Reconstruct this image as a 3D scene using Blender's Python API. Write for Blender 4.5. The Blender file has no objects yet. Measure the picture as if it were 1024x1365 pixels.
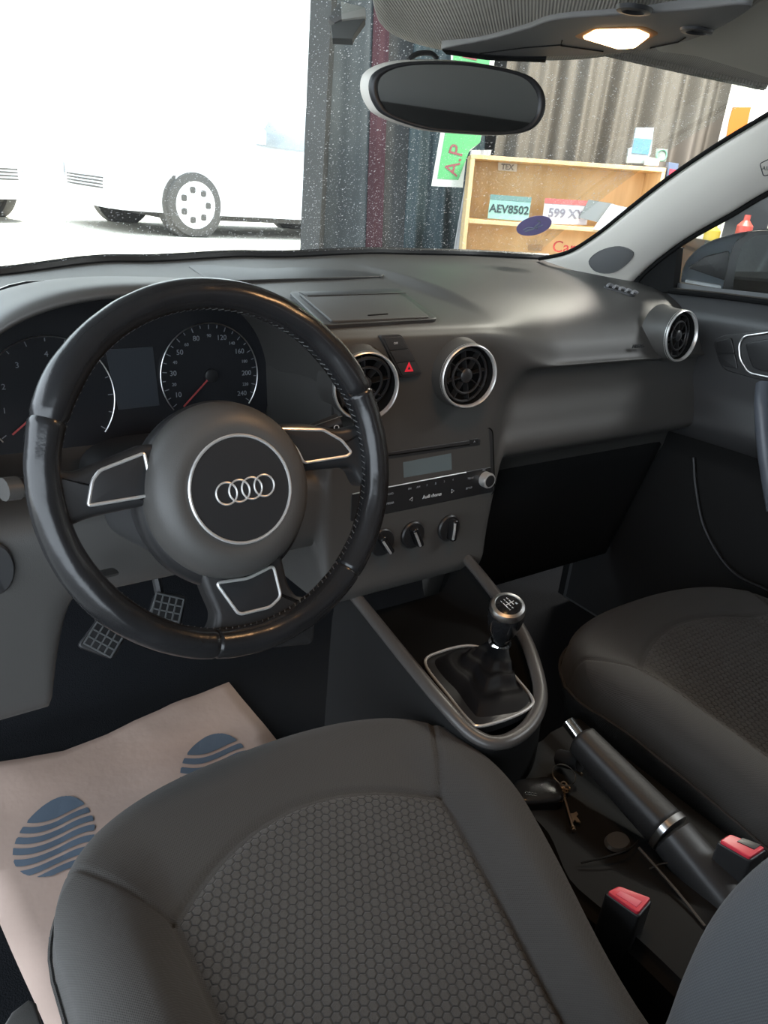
import bpy, bmesh, math, random
from mathutils import Vector, Matrix, noise
random.seed(4)
C = bpy.context.scene.collection
PI = math.pi
sc = bpy.context.scene
# ---------------------------------------------------------------- camera
YAW, PIT, ROL = 0.64490, 0.41163, 0.09738
CP = Vector((-0.6458, -0.6343, 0.9277)); FPX = 1000.0
fw = Vector((math.sin(YAW)*math.cos(PIT), math.cos(YAW)*math.cos(PIT), -math.sin(PIT)))
r0 = Vector((math.cos(YAW), -math.sin(YAW), 0)); u0 = r0.cross(fw)
rt = r0*math.cos(ROL)+u0*math.sin(ROL); up = -r0*math.sin(ROL)+u0*math.cos(ROL)
cd = bpy.data.cameras.new('camera'); cam = bpy.data.objects.new('camera', cd); C.objects.link(cam)
cam.matrix_world = Matrix(((rt.x, up.x, -fw.x, CP.x), (rt.y, up.y, -fw.y, CP.y), (rt.z, up.z, -fw.z, CP.z), (0, 0, 0, 1)))
cd.sensor_fit = 'VERTICAL'; cd.sensor_height = 24.0; cd.lens = 24.0*FPX/1365.0
cd.clip_start = 0.01; cd.clip_end = 200
sc.camera = cam
def ray(px, py): return fw+rt*((px-512)/FPX)+up*((682.5-py)/FPX)
def U(px, py, ax, v):
    "world point on the sight line of a measured pixel, on the plane x/y/z = v"
    d = ray(px, py); i = 'xyz'.index(ax)
    return CP+d*((v-CP[i])/d[i])
GH = Vector((math.sin(YAW), math.cos(YAW), 0)); GR = Vector((math.cos(YAW), -math.sin(YAW), 0))
def G(px, py, w):
    d = ray(px, py); return CP+d*(w/d.dot(GH))
def onp(px, py, F):
    "local (a,b) where a sight line meets the plane of frame F"
    d = ray(px, py); n = F.col[2].xyz; O = F.translation
    X = CP+d*((O-CP).dot(n)/d.dot(n)); L = F.inverted() @ X
    return (L.x, L.y)
def frame(o, x, y):
    x = Vector(x).normalized(); y = Vector(y); z = x.cross(y).normalized(); y = z.cross(x)
    M = Matrix.Identity(4)
    for i in range(3): M[i][0] = x[i]; M[i][1] = y[i]; M[i][2] = z[i]; M[i][3] = o[i]
    return M
def offs(F, a=0, b=0, c=0): return F @ Matrix.Translation((a, b, c))
# ---------------------------------------------------------------- materials
def mat(name, col, rough=.5, metal=0, bump=0, bscale=400, spec=.5, emit=None, es=0, coat=0, var=0, vscale=30, bdist=.0006, sheen=0):
    m = bpy.data.materials.new(name); m.use_nodes = True; nt = m.node_tree; N = nt.nodes; L = nt.links
    b = N['Principled BSDF']; b.inputs['Base Color'].default_value = (*col, 1)
    b.inputs['Roughness'].default_value = rough; b.inputs['Metallic'].default_value = metal
    b.inputs['Specular IOR Level'].default_value = spec; b.inputs['Coat Weight'].default_value = coat
    b.inputs['Sheen Weight'].default_value = sheen
    tc = N.new('ShaderNodeTexCoord')
    if bump:
        n = N.new('ShaderNodeTexNoise'); n.inputs['Scale'].default_value = bscale; n.inputs['Detail'].default_value = 2
        L.new(tc.outputs['Object'], n.inputs['Vector'])
        bp = N.new('ShaderNodeBump'); bp.inputs['Strength'].default_value = bump; bp.inputs['Distance'].default_value = bdist
        L.new(n.outputs['Fac'], bp.inputs['Height']); L.new(bp.outputs['Normal'], b.inputs['Normal'])
    if var:
        n = N.new('ShaderNodeTexNoise'); n.inputs['Scale'].default_value = vscale; n.inputs['Detail'].default_value = 4
        L.new(tc.outputs['Object'], n.inputs['Vector'])
        mx = N.new('ShaderNodeMix'); mx.data_type = 'RGBA'
        mx.inputs[6].default_value = (*[c*(1-var) for c in col], 1); mx.inputs[7].default_value = (*[min(1, c*(1+var)) for c in col], 1)
        L.new(n.outputs['Fac'], mx.inputs[0]); L.new(mx.outputs[2], b.inputs['Base Color'])
    if emit: b.inputs['Emission Color'].default_value = (*emit, 1); b.inputs['Emission Strength'].default_value = es
    return m
def mth(nt, op, a, b=None, c=None):
    n = nt.nodes.new('ShaderNodeMath'); n.operation = op
    for i, v in enumerate((a, b, c)):
        if v is None: continue
        if isinstance(v, (int, float)): n.inputs[i].default_value = v
        else: nt.links.new(v, n.inputs[i])
    return n.outputs[0]
def hexmat(name, col, pitch, depth, coarse=True):
    "fabric pressed with a honeycomb"
    m = mat(name, col, .9, sheen=.15); nt = m.node_tree; N = nt.nodes; L = nt.links; b = N['Principled BSDF']
    tc = N.new('ShaderNodeTexCoord'); sp = N.new('ShaderNodeSeparateXYZ'); L.new(tc.outputs['Object'], sp.inputs[0])
    x = mth(nt, 'DIVIDE', sp.outputs[0], pitch); y = mth(nt, 'DIVIDE', sp.outputs[1], pitch)
    h3 = 1.7320508
    def cell(ox, oy):
        a = mth(nt, 'SUBTRACT', mth(nt, 'FLOORED_MODULO', mth(nt, 'ADD', x, ox), 1.0), .5)
        c = mth(nt, 'SUBTRACT', mth(nt, 'FLOORED_MODULO', mth(nt, 'ADD', y, oy), h3), h3/2)
        ax = mth(nt, 'ABSOLUTE', a); ay = mth(nt, 'ABSOLUTE', c)
        return mth(nt, 'MAXIMUM', ax, mth(nt, 'ADD', mth(nt, 'MULTIPLY', ax, .5), mth(nt, 'MULTIPLY', ay, h3/2)))
    d = mth(nt, 'MINIMUM', cell(0, 0), cell(.5, h3/2))
    mr = N.new('ShaderNodeMapRange'); mr.interpolation_type = 'SMOOTHSTEP'
    mr.inputs[1].default_value = .36; mr.inputs[2].default_value = .49; mr.inputs[3].default_value = 1; mr.inputs[4].default_value = 0
    L.new(d, mr.inputs[0])
    n = N.new('ShaderNodeTexNoise'); n.inputs['Scale'].default_value = 900; L.new(tc.outputs['Object'], n.inputs['Vector'])
    hh = mth(nt, 'ADD', mr.outputs[0], mth(nt, 'MULTIPLY', n.outputs['Fac'], .35))
    bp = N.new('ShaderNodeBump'); bp.inputs['Strength'].default_value = .8; bp.inputs['Distance'].default_value = depth
    L.new(hh, bp.inputs['Height']); L.new(bp.outputs['Normal'], b.inputs['Normal'])
    mx = N.new('ShaderNodeMix'); mx.data_type = 'RGBA'
    mx.inputs[6].default_value = (*[c*.45 for c in col], 1); mx.inputs[7].default_value = (*col, 1)
    L.new(mr.outputs[0], mx.inputs[0]); L.new(mx.outputs[2], b.inputs['Base Color'])
    return m
def weavemat(name, col, scale=500, dist=.0006, rough=.9, dark=.6):
    m = mat(name, col, rough, sheen=.1); nt = m.node_tree; N = nt.nodes; L = nt.links; b = N['Principled BSDF']
    tc = N.new('ShaderNodeTexCoord'); sp = N.new('ShaderNodeSeparateXYZ'); L.new(tc.outputs['Object'], sp.inputs[0])
    a = mth(nt, 'SINE', mth(nt, 'MULTIPLY', mth(nt, 'ADD', sp.outputs[0], sp.outputs[2]), scale))
    c = mth(nt, 'SINE', mth(nt, 'MULTIPLY', mth(nt, 'SUBTRACT', sp.outputs[1], mth(nt, 'MULTIPLY', sp.outputs[2], .4)), scale))
    h = mth(nt, 'MULTIPLY_ADD', mth(nt, 'MULTIPLY', a, c), .5, .5)
    bp = N.new('ShaderNodeBump'); bp.inputs['Strength'].default_value = .7; bp.inputs['Distance'].default_value = dist
    L.new(h, bp.inputs['Height']); L.new(bp.outputs['Normal'], b.inputs['Normal'])
    mx = N.new('ShaderNodeMix'); mx.data_type = 'RGBA'
    mx.inputs[6].default_value = (*[q*dark for q in col], 1); mx.inputs[7].default_value = (*col, 1)
    L.new(h, mx.inputs[0]); L.new(mx.outputs[2], b.inputs['Base Color'])
    return m
def glassmat(name, tint, dust=0.0, specks=False, refl=1.0):
    m = bpy.data.materials.new(name); m.use_nodes = True; nt = m.node_tree; N = nt.nodes; L = nt.links
    N.remove(N['Principled BSDF']); out = N['Material Output']
    tr = N.new('ShaderNodeBsdfTransparent'); tr.inputs[0].default_value = (*tint, 1)
    gl = N.new('ShaderNodeBsdfGlossy'); gl.inputs['Roughness'].default_value = .01
    lw = N.new('ShaderNodeLayerWeight'); lw.inputs[0].default_value = .5
    fr5 = mth(nt, 'MULTIPLY_ADD', mth(nt, 'POWER', lw.outputs['Facing'], 5.0), .92, .07)
    mx = N.new('ShaderNodeMixShader'); L.new(mth(nt, 'MULTIPLY', fr5, refl), mx.inputs[0]); L.new(tr.outputs[0], mx.inputs[1]); L.new(gl.outputs[0], mx.inputs[2])
    res = mx.outputs[0]
    if dust:
        df = N.new('ShaderNodeBsdfDiffuse'); df.inputs[0].default_value = (.85, .88, .9, 1)
        tl = N.new('ShaderNodeBsdfTranslucent'); tl.inputs[0].default_value = (.85, .88, .9, 1)
        a = N.new('ShaderNodeMixShader'); a.inputs[0].default_value = .6; L.new(df.outputs[0], a.inputs[1]); L.new(tl.outputs[0], a.inputs[2])
        tc = N.new('ShaderNodeTexCoord')
        fac = dust
        if specks:
            facs = []
            for sca, rad, keep in ((300, .17, .75), (110, .10, .45)):
                v = N.new('ShaderNodeTexVoronoi'); v.inputs['Scale'].default_value = sca; L.new(tc.outputs['Object'], v.inputs['Vector'])
                sepc = N.new('ShaderNodeSeparateColor'); L.new(v.outputs['Color'], sepc.inputs[0])
                near = mth(nt, 'LESS_THAN', v.outputs['Distance'], mth(nt, 'MULTIPLY', sepc.outputs[1], rad*2))
                facs.append(mth(nt, 'MULTIPLY', near, mth(nt, 'LESS_THAN', sepc.outputs[0], keep)))
            s = mth(nt, 'MAXIMUM', facs[0], facs[1])
            n = N.new('ShaderNodeTexNoise'); n.inputs['Scale'].default_value = 5; n.inputs['Detail'].default_value = 6; L.new(tc.outputs['Object'], n.inputs['Vector'])
            fac = mth(nt, 'ADD', mth(nt, 'MULTIPLY', s, specks), mth(nt, 'MULTIPLY', n.outputs['Fac'], dust*2))
        b = N.new('ShaderNodeMixShader')
        if isinstance(fac, float): b.inputs[0].default_value = fac
        else: L.new(fac, b.inputs[0])
        L.new(res, b.inputs[1]); L.new(a.outputs[0], b.inputs[2]); res = b.outputs[0]
    L.new(res, out.inputs[0])
    return m
# ---------------------------------------------------------------- mesh building
class MB:
    def __init__(s, F=None): s.v = []; s.f = []; s.F = F or Matrix.Identity(4); s.mi = []
    def add(s, vs, fs, F=None):
        M = s.F @ F if F else s.F
        o = len(s.v); s.v += [M @ Vector(p) for p in vs]; s.f += [tuple(i+o for i in q) for q in fs]; return s
    def grid(s, fn, nu, nv, F=None, cu=False):
        vs = [fn(i/nu, j/nv) for j in range(nv+1) for i in range(nu+(0 if cu else 1))]
        w = nu if cu else nu+1
        fs = [(j*w+i, j*w+(i+1) % w, (j+1)*w+(i+1) % w, (j+1)*w+i) for j in range(nv) for i in range(nu)]
        return s.add(vs, fs, F)
    def box(s, x0, x1, y0, y1, z0, z1, F=None):
        vs = [(x, y, z) for x in (x0, x1) for y in (y0, y1) for z in (z0, z1)]
        return s.add(vs, [(0, 1, 3, 2), (4, 6, 7, 5), (0, 4, 5, 1), (2, 3, 7, 6), (0, 2, 6, 4), (1, 5, 7, 3)], F)
    def tube(s, pts, r, n=10, closed=False, F=None, flat=1.0):
        pts = [Vector(p) for p in pts]; N_ = len(pts); vs = []
        up_ = None
        for i, p in enumerate(pts):
            a = pts[i-1] if (i or closed) else p; b = pts[(i+1) % N_] if (i < N_-1 or closed) else p
            t = (b-a).normalized()
            if up_ is None:
                up_ = t.orthogonal().normalized()
                if abs(t.z) < .9: up_ = (Vector((0, 0, 1))-t*t.z).normalized()
            up_ = (up_-t*up_.dot(t)).normalized(); sd = t.cross(up_)
            rr = r(i/(N_-1)) if callable(r) else r
            for k in range(n):
                th = 2*PI*k/n; vs.append(p+up_*(rr*flat*math.cos(th))+sd*(rr*math.sin(th)))
        fs = [(j*n+i, j*n+(i+1) % n, ((j+1) % N_)*n+(i+1) % n, ((j+1) % N_)*n+i) for j in range(N_ if closed else N_-1) for i in range(n)]
        if not closed: fs += [tuple(range(n))[::-1], tuple(range((N_-1)*n, N_*n))]
        return s.add(vs, fs, F)
    def lathe(s, prof, n=48, F=None, cap0=True, cap1=True, sx=1, sy=1):
        vs = [(r*math.cos(2*PI*k/n)*sx, r*math.sin(2*PI*k/n)*sy, z) for r, z in prof for k in range(n)]
        fs = [(j*n+i, j*n+(i+1) % n, (j+1)*n+(i+1) % n, (j+1)*n+i) for j in range(len(prof)-1) for i in range(n)]
        if cap0: fs.append(tuple(range(n))[::-1])
        if cap1: fs.append(tuple(range((len(prof)-1)*n, len(prof)*n)))
        return s.add(vs, fs, F)
    def prism(s, pts, z0, z1, F=None, bev=0, dome=0):
        "outline in local xy, from z0 up to z1, with a rounded upper edge"
        n = len(pts); c = sum((Vector((p[0], p[1])) for p in pts), Vector((0, 0)))/n
        A = sum(pts[i-1][0]*pts[i][1]-pts[i][0]*pts[i-1][1] for i in range(n))
        if A < 0: pts = pts[::-1]
        def inset(d):
            o = []
            for i in range(n):
                p0, p, p2 = (Vector(pts[(i+k) % n][:2]) for k in (-1, 0, 1))
                e = ((p-p0).normalized()+(p2-p).normalized())
                e = e.normalized() if e.length > 1e-9 else (p2-p).normalized()
                o.append(p+Vector((-e.y, e.x))*d)
            return o
        loops = [[(q[0], q[1], z0) for q in pts]]
        if bev:
            for k in range(5):
                a = PI/2*k/4; loops.append([(q.x, q.y, z1-bev*(1-math.sin(a))) for q in inset(bev*(1-math.cos(a)))])
        else: loops.append([(q[0], q[1], z1) for q in pts])
        if dome:
            base = loops[-1]
            for k in range(1, 5):
                f = 1-k/5; loops.append([(c.x+(q[0]-c.x)*f, c.y+(q[1]-c.y)*f, z1+dome*(1-f*f)) for q in base])
        vs = [v for l in loops for v in l]
        fs = [tuple(range(n))[::-1]]+[(j*n+i, j*n+(i+1) % n, (j+1)*n+(i+1) % n, (j+1)*n+i) for j in range(len(loops)-1) for i in range(n)]
        fs.append(tuple(range((len(loops)-1)*n, len(loops)*n)))
        return s.add(vs, fs, F)
    def build(s, name, m, parent=None, smooth=True, ang=40, sub=0, bevel=0, solid=0, double=True, fix=True):
        inv = MW[parent.name].inverted() if parent else Matrix.Identity(4)
        me = bpy.data.meshes.new(name)
        me.from_pydata([inv @ v for v in s.v], [], s.f); me.update()
        if double or fix:
            bm = bmesh.new(); bm.from_mesh(me)
            if double: bmesh.ops.remove_doubles(bm, verts=bm.verts, dist=1e-6)
            if fix: bmesh.ops.recalc_face_normals(bm, faces=bm.faces)
            bm.to_mesh(me); bm.free()
        me.materials.append(m)
        o = bpy.data.objects.new(name, me); C.objects.link(o)
        if parent: o.parent = parent
        MW[o.name] = MW[parent.name] if parent else Matrix.Identity(4)
        if smooth:
            for p in me.polygons: p.use_smooth = True
            if ang < 180: me.set_sharp_from_angle(angle=math.radians(ang))
        if solid:
            d = o.modifiers.new('s', 'SOLIDIFY'); d.thickness = solid; d.offset = 0
        if bevel:
            d = o.modifiers.new('b', 'BEVEL'); d.width = bevel; d.segments = 3; d.limit_method = 'ANGLE'; d.angle_limit = math.radians(35)
        if sub:
            d = o.modifiers.new('u', 'SUBSURF'); d.levels = sub; d.render_levels = sub
        return o
MW = {}
def hitter(m):
    from mathutils.bvhtree import BVHTree
    t = BVHTree.FromPolygons([v.copy() for v in m.v], m.f)
    def h(px, py):
        l, n, i, d = t.ray_cast(CP, ray(px, py).normalized())
        return (l, n if n.dot(CP-l) > 0 else -n) if l else None
    return h
def thing(name, label, cat, loc=(0, 0, 0), group=None, M=None):
    o = bpy.data.objects.new(name, None); C.objects.link(o); o.empty_display_size = .05
    o.matrix_world = M if M else Matrix.Translation(loc)
    MW[o.name] = o.matrix_world.copy() if M else Matrix.Translation(loc)
    o['label'] = label; o['category'] = cat
    if group: o['group'] = group
    return o
def tag(o, label, cat, group=None):
    o['label'] = label; o['category'] = cat
    if group: o['group'] = group
    return o
def struct(o): o['kind'] = 'structure'; return o
def text(s, size, F, m, parent, name='lettering', ext=.0003, ax='CENTER', bold=0):
    cu = bpy.data.curves.new(name, 'FONT'); cu.body = s; cu.size = size; cu.extrude = ext; cu.align_x = ax; cu.align_y = 'CENTER'; cu.offset = bold
    cu.resolution_u = 3
    t = bpy.data.objects.new(name+'_tmp', cu); C.objects.link(t)
    me = bpy.data.meshes.new_from_object(t.evaluated_get(bpy.context.evaluated_depsgraph_get()))
    bpy.data.objects.remove(t)
    inv = MW[parent.name].inverted() if parent else Matrix.Identity(4)
    me.transform(inv @ F); me.materials.clear(); me.materials.append(m); me.name = name
    o = bpy.data.objects.new(name, me); C.objects.link(o)
    if parent: o.parent = parent
    MW[o.name] = MW[parent.name] if parent else Matrix.Identity(4)
    return o
def sm(a, b, x):
    t = max(0, min(1, (x-a)/(b-a))); return t*t*(3-2*t)
def lerp(a, b, t): return a+(b-a)*t
def interp(xs, ys, x, smooth=True):
    if x <= xs[0]: return ys[0]
    for i in range(len(xs)-1):
        if x <= xs[i+1]:
            t = (x-xs[i])/(xs[i+1]-xs[i]); t = t*t*(3-2*t) if smooth else t
            return ys[i]+(ys[i+1]-ys[i])*t
    return ys[-1]
def cr(pts, per=6, closed=False):
    "Catmull-Rom through points"
    P = [Vector(p) for p in pts]; n = len(P); out = []
    for i in range(n if closed else n-1):
        p0 = P[i-1] if (i or closed) else P[0]*2-P[1]; p1 = P[i]; p2 = P[(i+1) % n]
        p3 = P[(i+2) % n] if (closed or i < n-2) else P[-1]*2-P[-2]
        for k in range(per):
            t = k/per; out.append(.5*((2*p1)+(p2-p0)*t+(2*p0-5*p1+4*p2-p3)*t*t+(3*p1-p0-3*p2+p3)*t**3))
    if not closed: out.append(P[-1])
    return out
def rpoly(pts, r, seg=5):
    "polygon with rounded corners (2D)"
    P = [Vector(p[:2]) for p in pts]; n = len(P); out = []
    for i in range(n):
        a, b, c = P[i-1], P[i], P[(i+1) % n]
        rr = r[i] if isinstance(r, (list, tuple)) else r
        d = min(rr, (a-b).length*.48, (c-b).length*.48)
        s = b+(a-b).normalized()*d; e = b+(c-b).normalized()*d
        for k in range(seg+1):
            t = k/seg; q = s*(1-t)**2+b*2*t*(1-t)+e*t*t; out.append((q.x, q.y))
    return out
def rrect(w, h, r, cx=0, cy=0, seg=5):
    return rpoly([(cx-w/2, cy-h/2), (cx+w/2, cy-h/2), (cx+w/2, cy+h/2), (cx-w/2, cy+h/2)], r, seg)
def ring(r, n=64, z=0, cx=0, cy=0): return [(cx+r*math.cos(2*PI*k/n), cy+r*math.sin(2*PI*k/n), z) for k in range(n)]
def decal(hit, outline, name, m_, parent, off=.0015, n=6, per=4):
    "thin raised patch that follows the surface it sits on"
    pts = [(p.x, p.y) for p in cr([(a, b, 0) for a, b in outline], per, closed=True)]; k = len(pts)
    cx = sum(p[0] for p in pts)/k; cy = sum(p[1] for p in pts)/k; m = MB(); loops = []
    for f, o in [(1.0, -.001), (1.0, off*.6), (.97, off)]+[(1-i/n, off) for i in range(1, n)]:
        L_ = []
        for a, b in pts:
            h = hit(cx+(a-cx)*f, cy+(b-cy)*f) or hit(cx, cy); L_.append(h[0]+h[1]*o)
        loops.append(L_)
    m.v = [v for l in loops for v in l]
    m.f = [(j*k+i, j*k+(i+1) % k, (j+1)*k+(i+1) % k, (j+1)*k+i) for j in range(len(loops)-1) for i in range(k)]+[tuple(range((len(loops)-1)*k, len(loops)*k))]
    return m.build(name, m_, parent, ang=60), loops[2]
# palette
DASH = mat('grained_dash_plastic', (.072, .069, .065), .46, bump=.35, bscale=900, bdist=.0004)
DASH2 = mat('smooth_dark_plastic', (.035, .035, .036), .42, bump=.1, bscale=700)
HARD = mat('satin_black_plastic', (.022, .022, .023), .38)
PIANO = mat('gloss_black_plastic', (.012, .012, .013), .12)
LEATHER = mat('worn_black_leather', (.016, .016, .017), .23, bump=.25, bscale=260, bdist=.0005, var=.4, vscale=12)
LEATHD = mat('soft_black_leather', (.018, .017, .017), .5, bump=.3, bscale=160, bdist=.001)
SILVER = mat('satin_silver_trim', (.62, .61, .6), .28, metal=1)
CHROME = mat('polished_chrome', (.85, .84, .82), .12, metal=1)
WHITE = mat('pale_print', (.6, .62, .63), .6)
DIMW = mat('dim_grey_print', (.26, .28, .3), .6)
RED = mat('red_plastic', (.75, .045, .075), .35)
CARPET = mat('dark_carpet', (.012, .013, .015), .95, spec=.05, bump=.6, bscale=500, bdist=.002)
FABRIC = weavemat('plain_seat_fabric', (.056, .052, .048), 2600, .0004)
HEXF = hexmat('honeycomb_seat_fabric', (.060, .056, .052), .0088, .0016)
HEADL = weavemat('woven_headliner', (.46, .42, .36), 1500, .0012, dark=.45)
GREYP = mat('warm_grey_trim_plastic', (.66, .62, .56), .55, bump=.15, bscale=900)
GREYD = mat('grey_console_plastic', (.13, .125, .12), .5, bump=.1, bscale=900)
BLACK = mat('matt_black', (.008, .008, .008), .8, spec=.1)
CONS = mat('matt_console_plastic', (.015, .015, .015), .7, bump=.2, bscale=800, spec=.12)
BRIGHT = mat('bright_trim', (.74, .73, .71), .3, metal=.6)
# ================================================================ dashboard
dash = thing('dashboard', 'charcoal grained dashboard spanning the cabin below the windscreen', 'dashboard', (0, .3, .4))
KX = [-.80, -.60, -.50, -.36, -.22, -.165, -.13, .0, .135, .175, .30, .52, .72, .80]
P_ = [(.70, .79), (.62, .785), (.48, .785), (.34, .778), (.25, .757), (.205, .722), (.185, .692), (.178, .684), (.190, .675), (.190, .64), (.172, .60), (.155, .565), (.165, .545), (.21, .52), (.25, .42), (.30, .22)]
C_ = [(.70, .79), (.62, .785), (.46, .775), (.33, .768), (.200, .757), (.170, .747), (.162, .733), (.160, .70), (.158, .66), (.154, .62), (.148, .55), (.142, .48), (.137, .42), (.134, .385), (.16, .37), (.30, .36)]
D_ = [(.70, .79), (.62, .785), (.46, .78), (.38, .775), (.345, .76), (.335, .74), (.325, .68), (.32, .61), (.29, .585), (.20, .575), (.16, .56), (.15, .515), (.156, .475), (.18, .458), (.28, .47), (.40, .44)]
S_ = [(.66, .785), (.58, .782), (.46, .78), (.34, .775), (.25, .757), (.20, .73), (.18, .70), (.172, .67), (.165, .64), (.16, .61), (.155, .57), (.15, .52), (.155, .45), (.165, .36), (.178, .31), (.23, .285)]
prof = [S_, S_, D_, D_, D_, D_, C_, C_, C_, P_, P_, P_, P_, P_]
KX2 = [-.80, -.60, -.575, -.36, -.19, -.165, -.150, .0, .135, .175, .30, .52, .72, .80]
def rear(x):
    return interp([-.8, -.5, -.25, 0, .3, .5, .68, .8], [.52, .60, .66, .69, .69, .67, .63, .55], x)
def rearz(x):
    return interp([-.8, -.5, -.25, 0, .3, .5, .68, .8], [.742, .754, .772, .782, .796, .80, .802, .80], x)
def dprof(x, k):
    KK = KX2
    if 4 <= k <= 10: f_ = [.09, .09, .10, .11, .115, .12, .13][k-4]; g_ = [.34, .32, .30, .28, .26, .22, .19][k-4]; KK = KX2[:8]+[f_, g_]+[.345]+KX2[11:]
    y = interp(KK, [q[k][0] for q in prof], x); z = interp(KK, [q[k][1] for q in prof], x)
    if k >= 11:
        f = sm(-.475, -.515, x); y = lerp(y, S_[k][0], f); z = lerp(z, S_[k][1], f)
    if k < 4:
        f = 1-k/4; ry = rear(x)-.7; rz = rearz(x)-.79
        y += ry*f; z += rz*f
    if x > .5 and 4 <= k <= 12: y += .0
    return y, z
def dpt(u, v):
    x = lerp(-.80, .76, u); kk = v*15; k = min(14, int(kk)); t = kk-k
    q = [dprof(x, max(0, min(15, k+d))) for d in (-1, 0, 1, 2)]
    o = []
    for i in (0, 1):
        p0, p1, p2, p3 = (a[i] for a in q)
        o.append(.5*(2*p1+(p2-p0)*t+(2*p0-5*p1+4*p2-p3)*t*t+(3*p1-p0-3*p2+p3)*t**3))
    return (x, o[0], o[1])
m = MB(); m.grid(dpt, 312, 90); m.build('pad', DASH, dash, ang=60); dhit = hitter(m)
# dark gap strip at the windscreen base
def base_pt(s): x = lerp(-.79, .70, s); return Vector((x, rear(x)+.004, rearz(x)+.003))
m = MB(); m.tube([base_pt(i/60) for i in range(61)], .009, 8); m.build('rear_seal', HARD, dash)

# instrument hood: arched lip nearest the driver flowing forward into the pad
lipx = [U(0, 455, 'y', .13), U(60, 405, 'y', .13), U(130, 385, 'y', .13), U(190, 378, 'y', .13)]
HCX = -.365
def arch(a, rx, zt, zb, y):
    # a 0..1 left to right
    th = PI*(1-a); c = math.cos(th); s_ = math.sin(th)
    x = HCX+rx*math.copysign(abs(c)**.75, c); z = zb+(zt-zb)*abs(s_)**.55
    return Vector((x, y, z))
def hood(u, v):
    # v: 0 front blended far edge, 1 lip, then underside
    ys = [.44, .36, .27, .19, .145, .128, .132, .15, .22, .30, .335]
    zt = [.766, .786, .803, .811, .814, .809, .803, .801, .797, .790, .785]
    rx = [.19, .215, .225, .228, .228, .226, .222, .219, .213, .205, .203]
    zb = [.72, .60, .59, .58, .575, .572, .574, .58, .59, .60, .60]
    k = v*10; i = min(9, int(k)); t = k-i
    f = lambda L: .5*(2*L[i]+(L[i+1]-L[max(0, i-1)])*t+(2*L[max(0, i-1)]-5*L[i]+4*L[i+1]-L[min(10, i+2)])*t*t+(3*L[i]-L[max(0, i-1)]-3*L[i+1]+L[min(10, i+2)])*t**3)
    p = arch(u, f(rx), f(zt), f(zb), f(ys))
    lowlean = sm(.75, .58, p.z)
    p.y += lowlean*.03
    return p
m = MB(); m.grid(hood, 80, 50); m.build('instrument_hood', DASH, dash, ang=180)
# cluster face
FC = frame((HCX, .318, .69), (1, 0, 0), (0, .12, .99))
cl = MB(FC); cl.prism(rpoly([(-.205, -.105), (.205, -.105), (.205, .03), (.13, .10), (-.13, .10), (-.205, .03)], .06), -.01, 0)
clo = cl.build('instrument_cluster', mat('cluster_black_lens', (.02, .021, .024), .25), dash)
def dialpos(px, py): return onp(px, py, FC)
for (px, py), R_, kind in (((280, 500), 0, 'speed'), ((68, 532), 0, 'rev')):
    cx_, cy_ = dialpos(px, py)
    e = dialpos(px+(53 if kind == 'speed' else 67), py); R_ = e[0]-cx_; R_ = .069 if kind == 'speed' else .075
    F = offs(FC, cx_, cy_, .003)
    a0, a1 = math.radians(-128), math.radians(128)
    arc = [(R_*math.sin(lerp(a0, a1, i/60)), R_*math.cos(lerp(a0, a1, i/60)), 0) for i in range(61)]
    m = MB(F); m.tube(arc, .0009, 6)
    d = m.build('dial_ring', SILVER, clo)
    m = MB(F); nt_ = 25 if kind == 'speed' else 15
    for i in range(nt_):
        a = math.radians(lerp(-125, 125, i/(nt_-1))); l = .006 if i % 2 == 0 else .004
        s_, c_ = math.sin(a), math.cos(a)
        m.box(-.0005, .0005, R_-l-.002, R_-.002, 0, .0005, Matrix.Rotation(-a, 4, 'Z'))
    m.build('dial_ticks', DIMW, clo)
    if kind == 'speed':
        labs = [(-116, '10', 1), (-100, '20', 0), (-84, '30', 1), (-68, '40', 0), (-52, '50', 1), (-37, '60', 0), (-20, '80', 1), (0, '90', 0), (20, '120', 1), (38, '140', 0), (55, '160', 1), (72, '180', 0), (90, '200', 1), (107, '220', 0), (122, '240', 1)]
    else: labs = [(-100, '1', 1), (-70, '2', 1), (-38, '3', 1), (0, '4', 1), (35, '5', 1)]
    for a, s_, big in labs:
        a = math.radians(a); rr = R_*(.76 if kind == 'speed' else .72)
        text(s_, .0095 if big else .006, offs(F, rr*math.sin(a), rr*math.cos(a), .0002), DIMW, clo, 'dial_number')
    a = math.radians(-133 if kind == 'speed' else -128)
    m = MB(offs(F, 0, 0, .002)); m.box(-.001, .001, 0, R_*.82, 0, .001, Matrix.Rotation(-a, 4, 'Z')); m.build('needle', mat('needle_red_'+kind, (.5, .08, .08), .5), clo)
    m = MB(F); m.lathe([(.009, 0), (.009, .004), (.007, .005)], 24); m.build('needle_hub', HARD, clo)
q = [dialpos(*p) for p in ((140, 466), (203, 462), (212, 540), (158, 546))]
m = MB(FC); m.prism(q, 0, .002); m.build('centre_display', mat('unlit_display', (.045, .05, .058), .3), clo)

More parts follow.
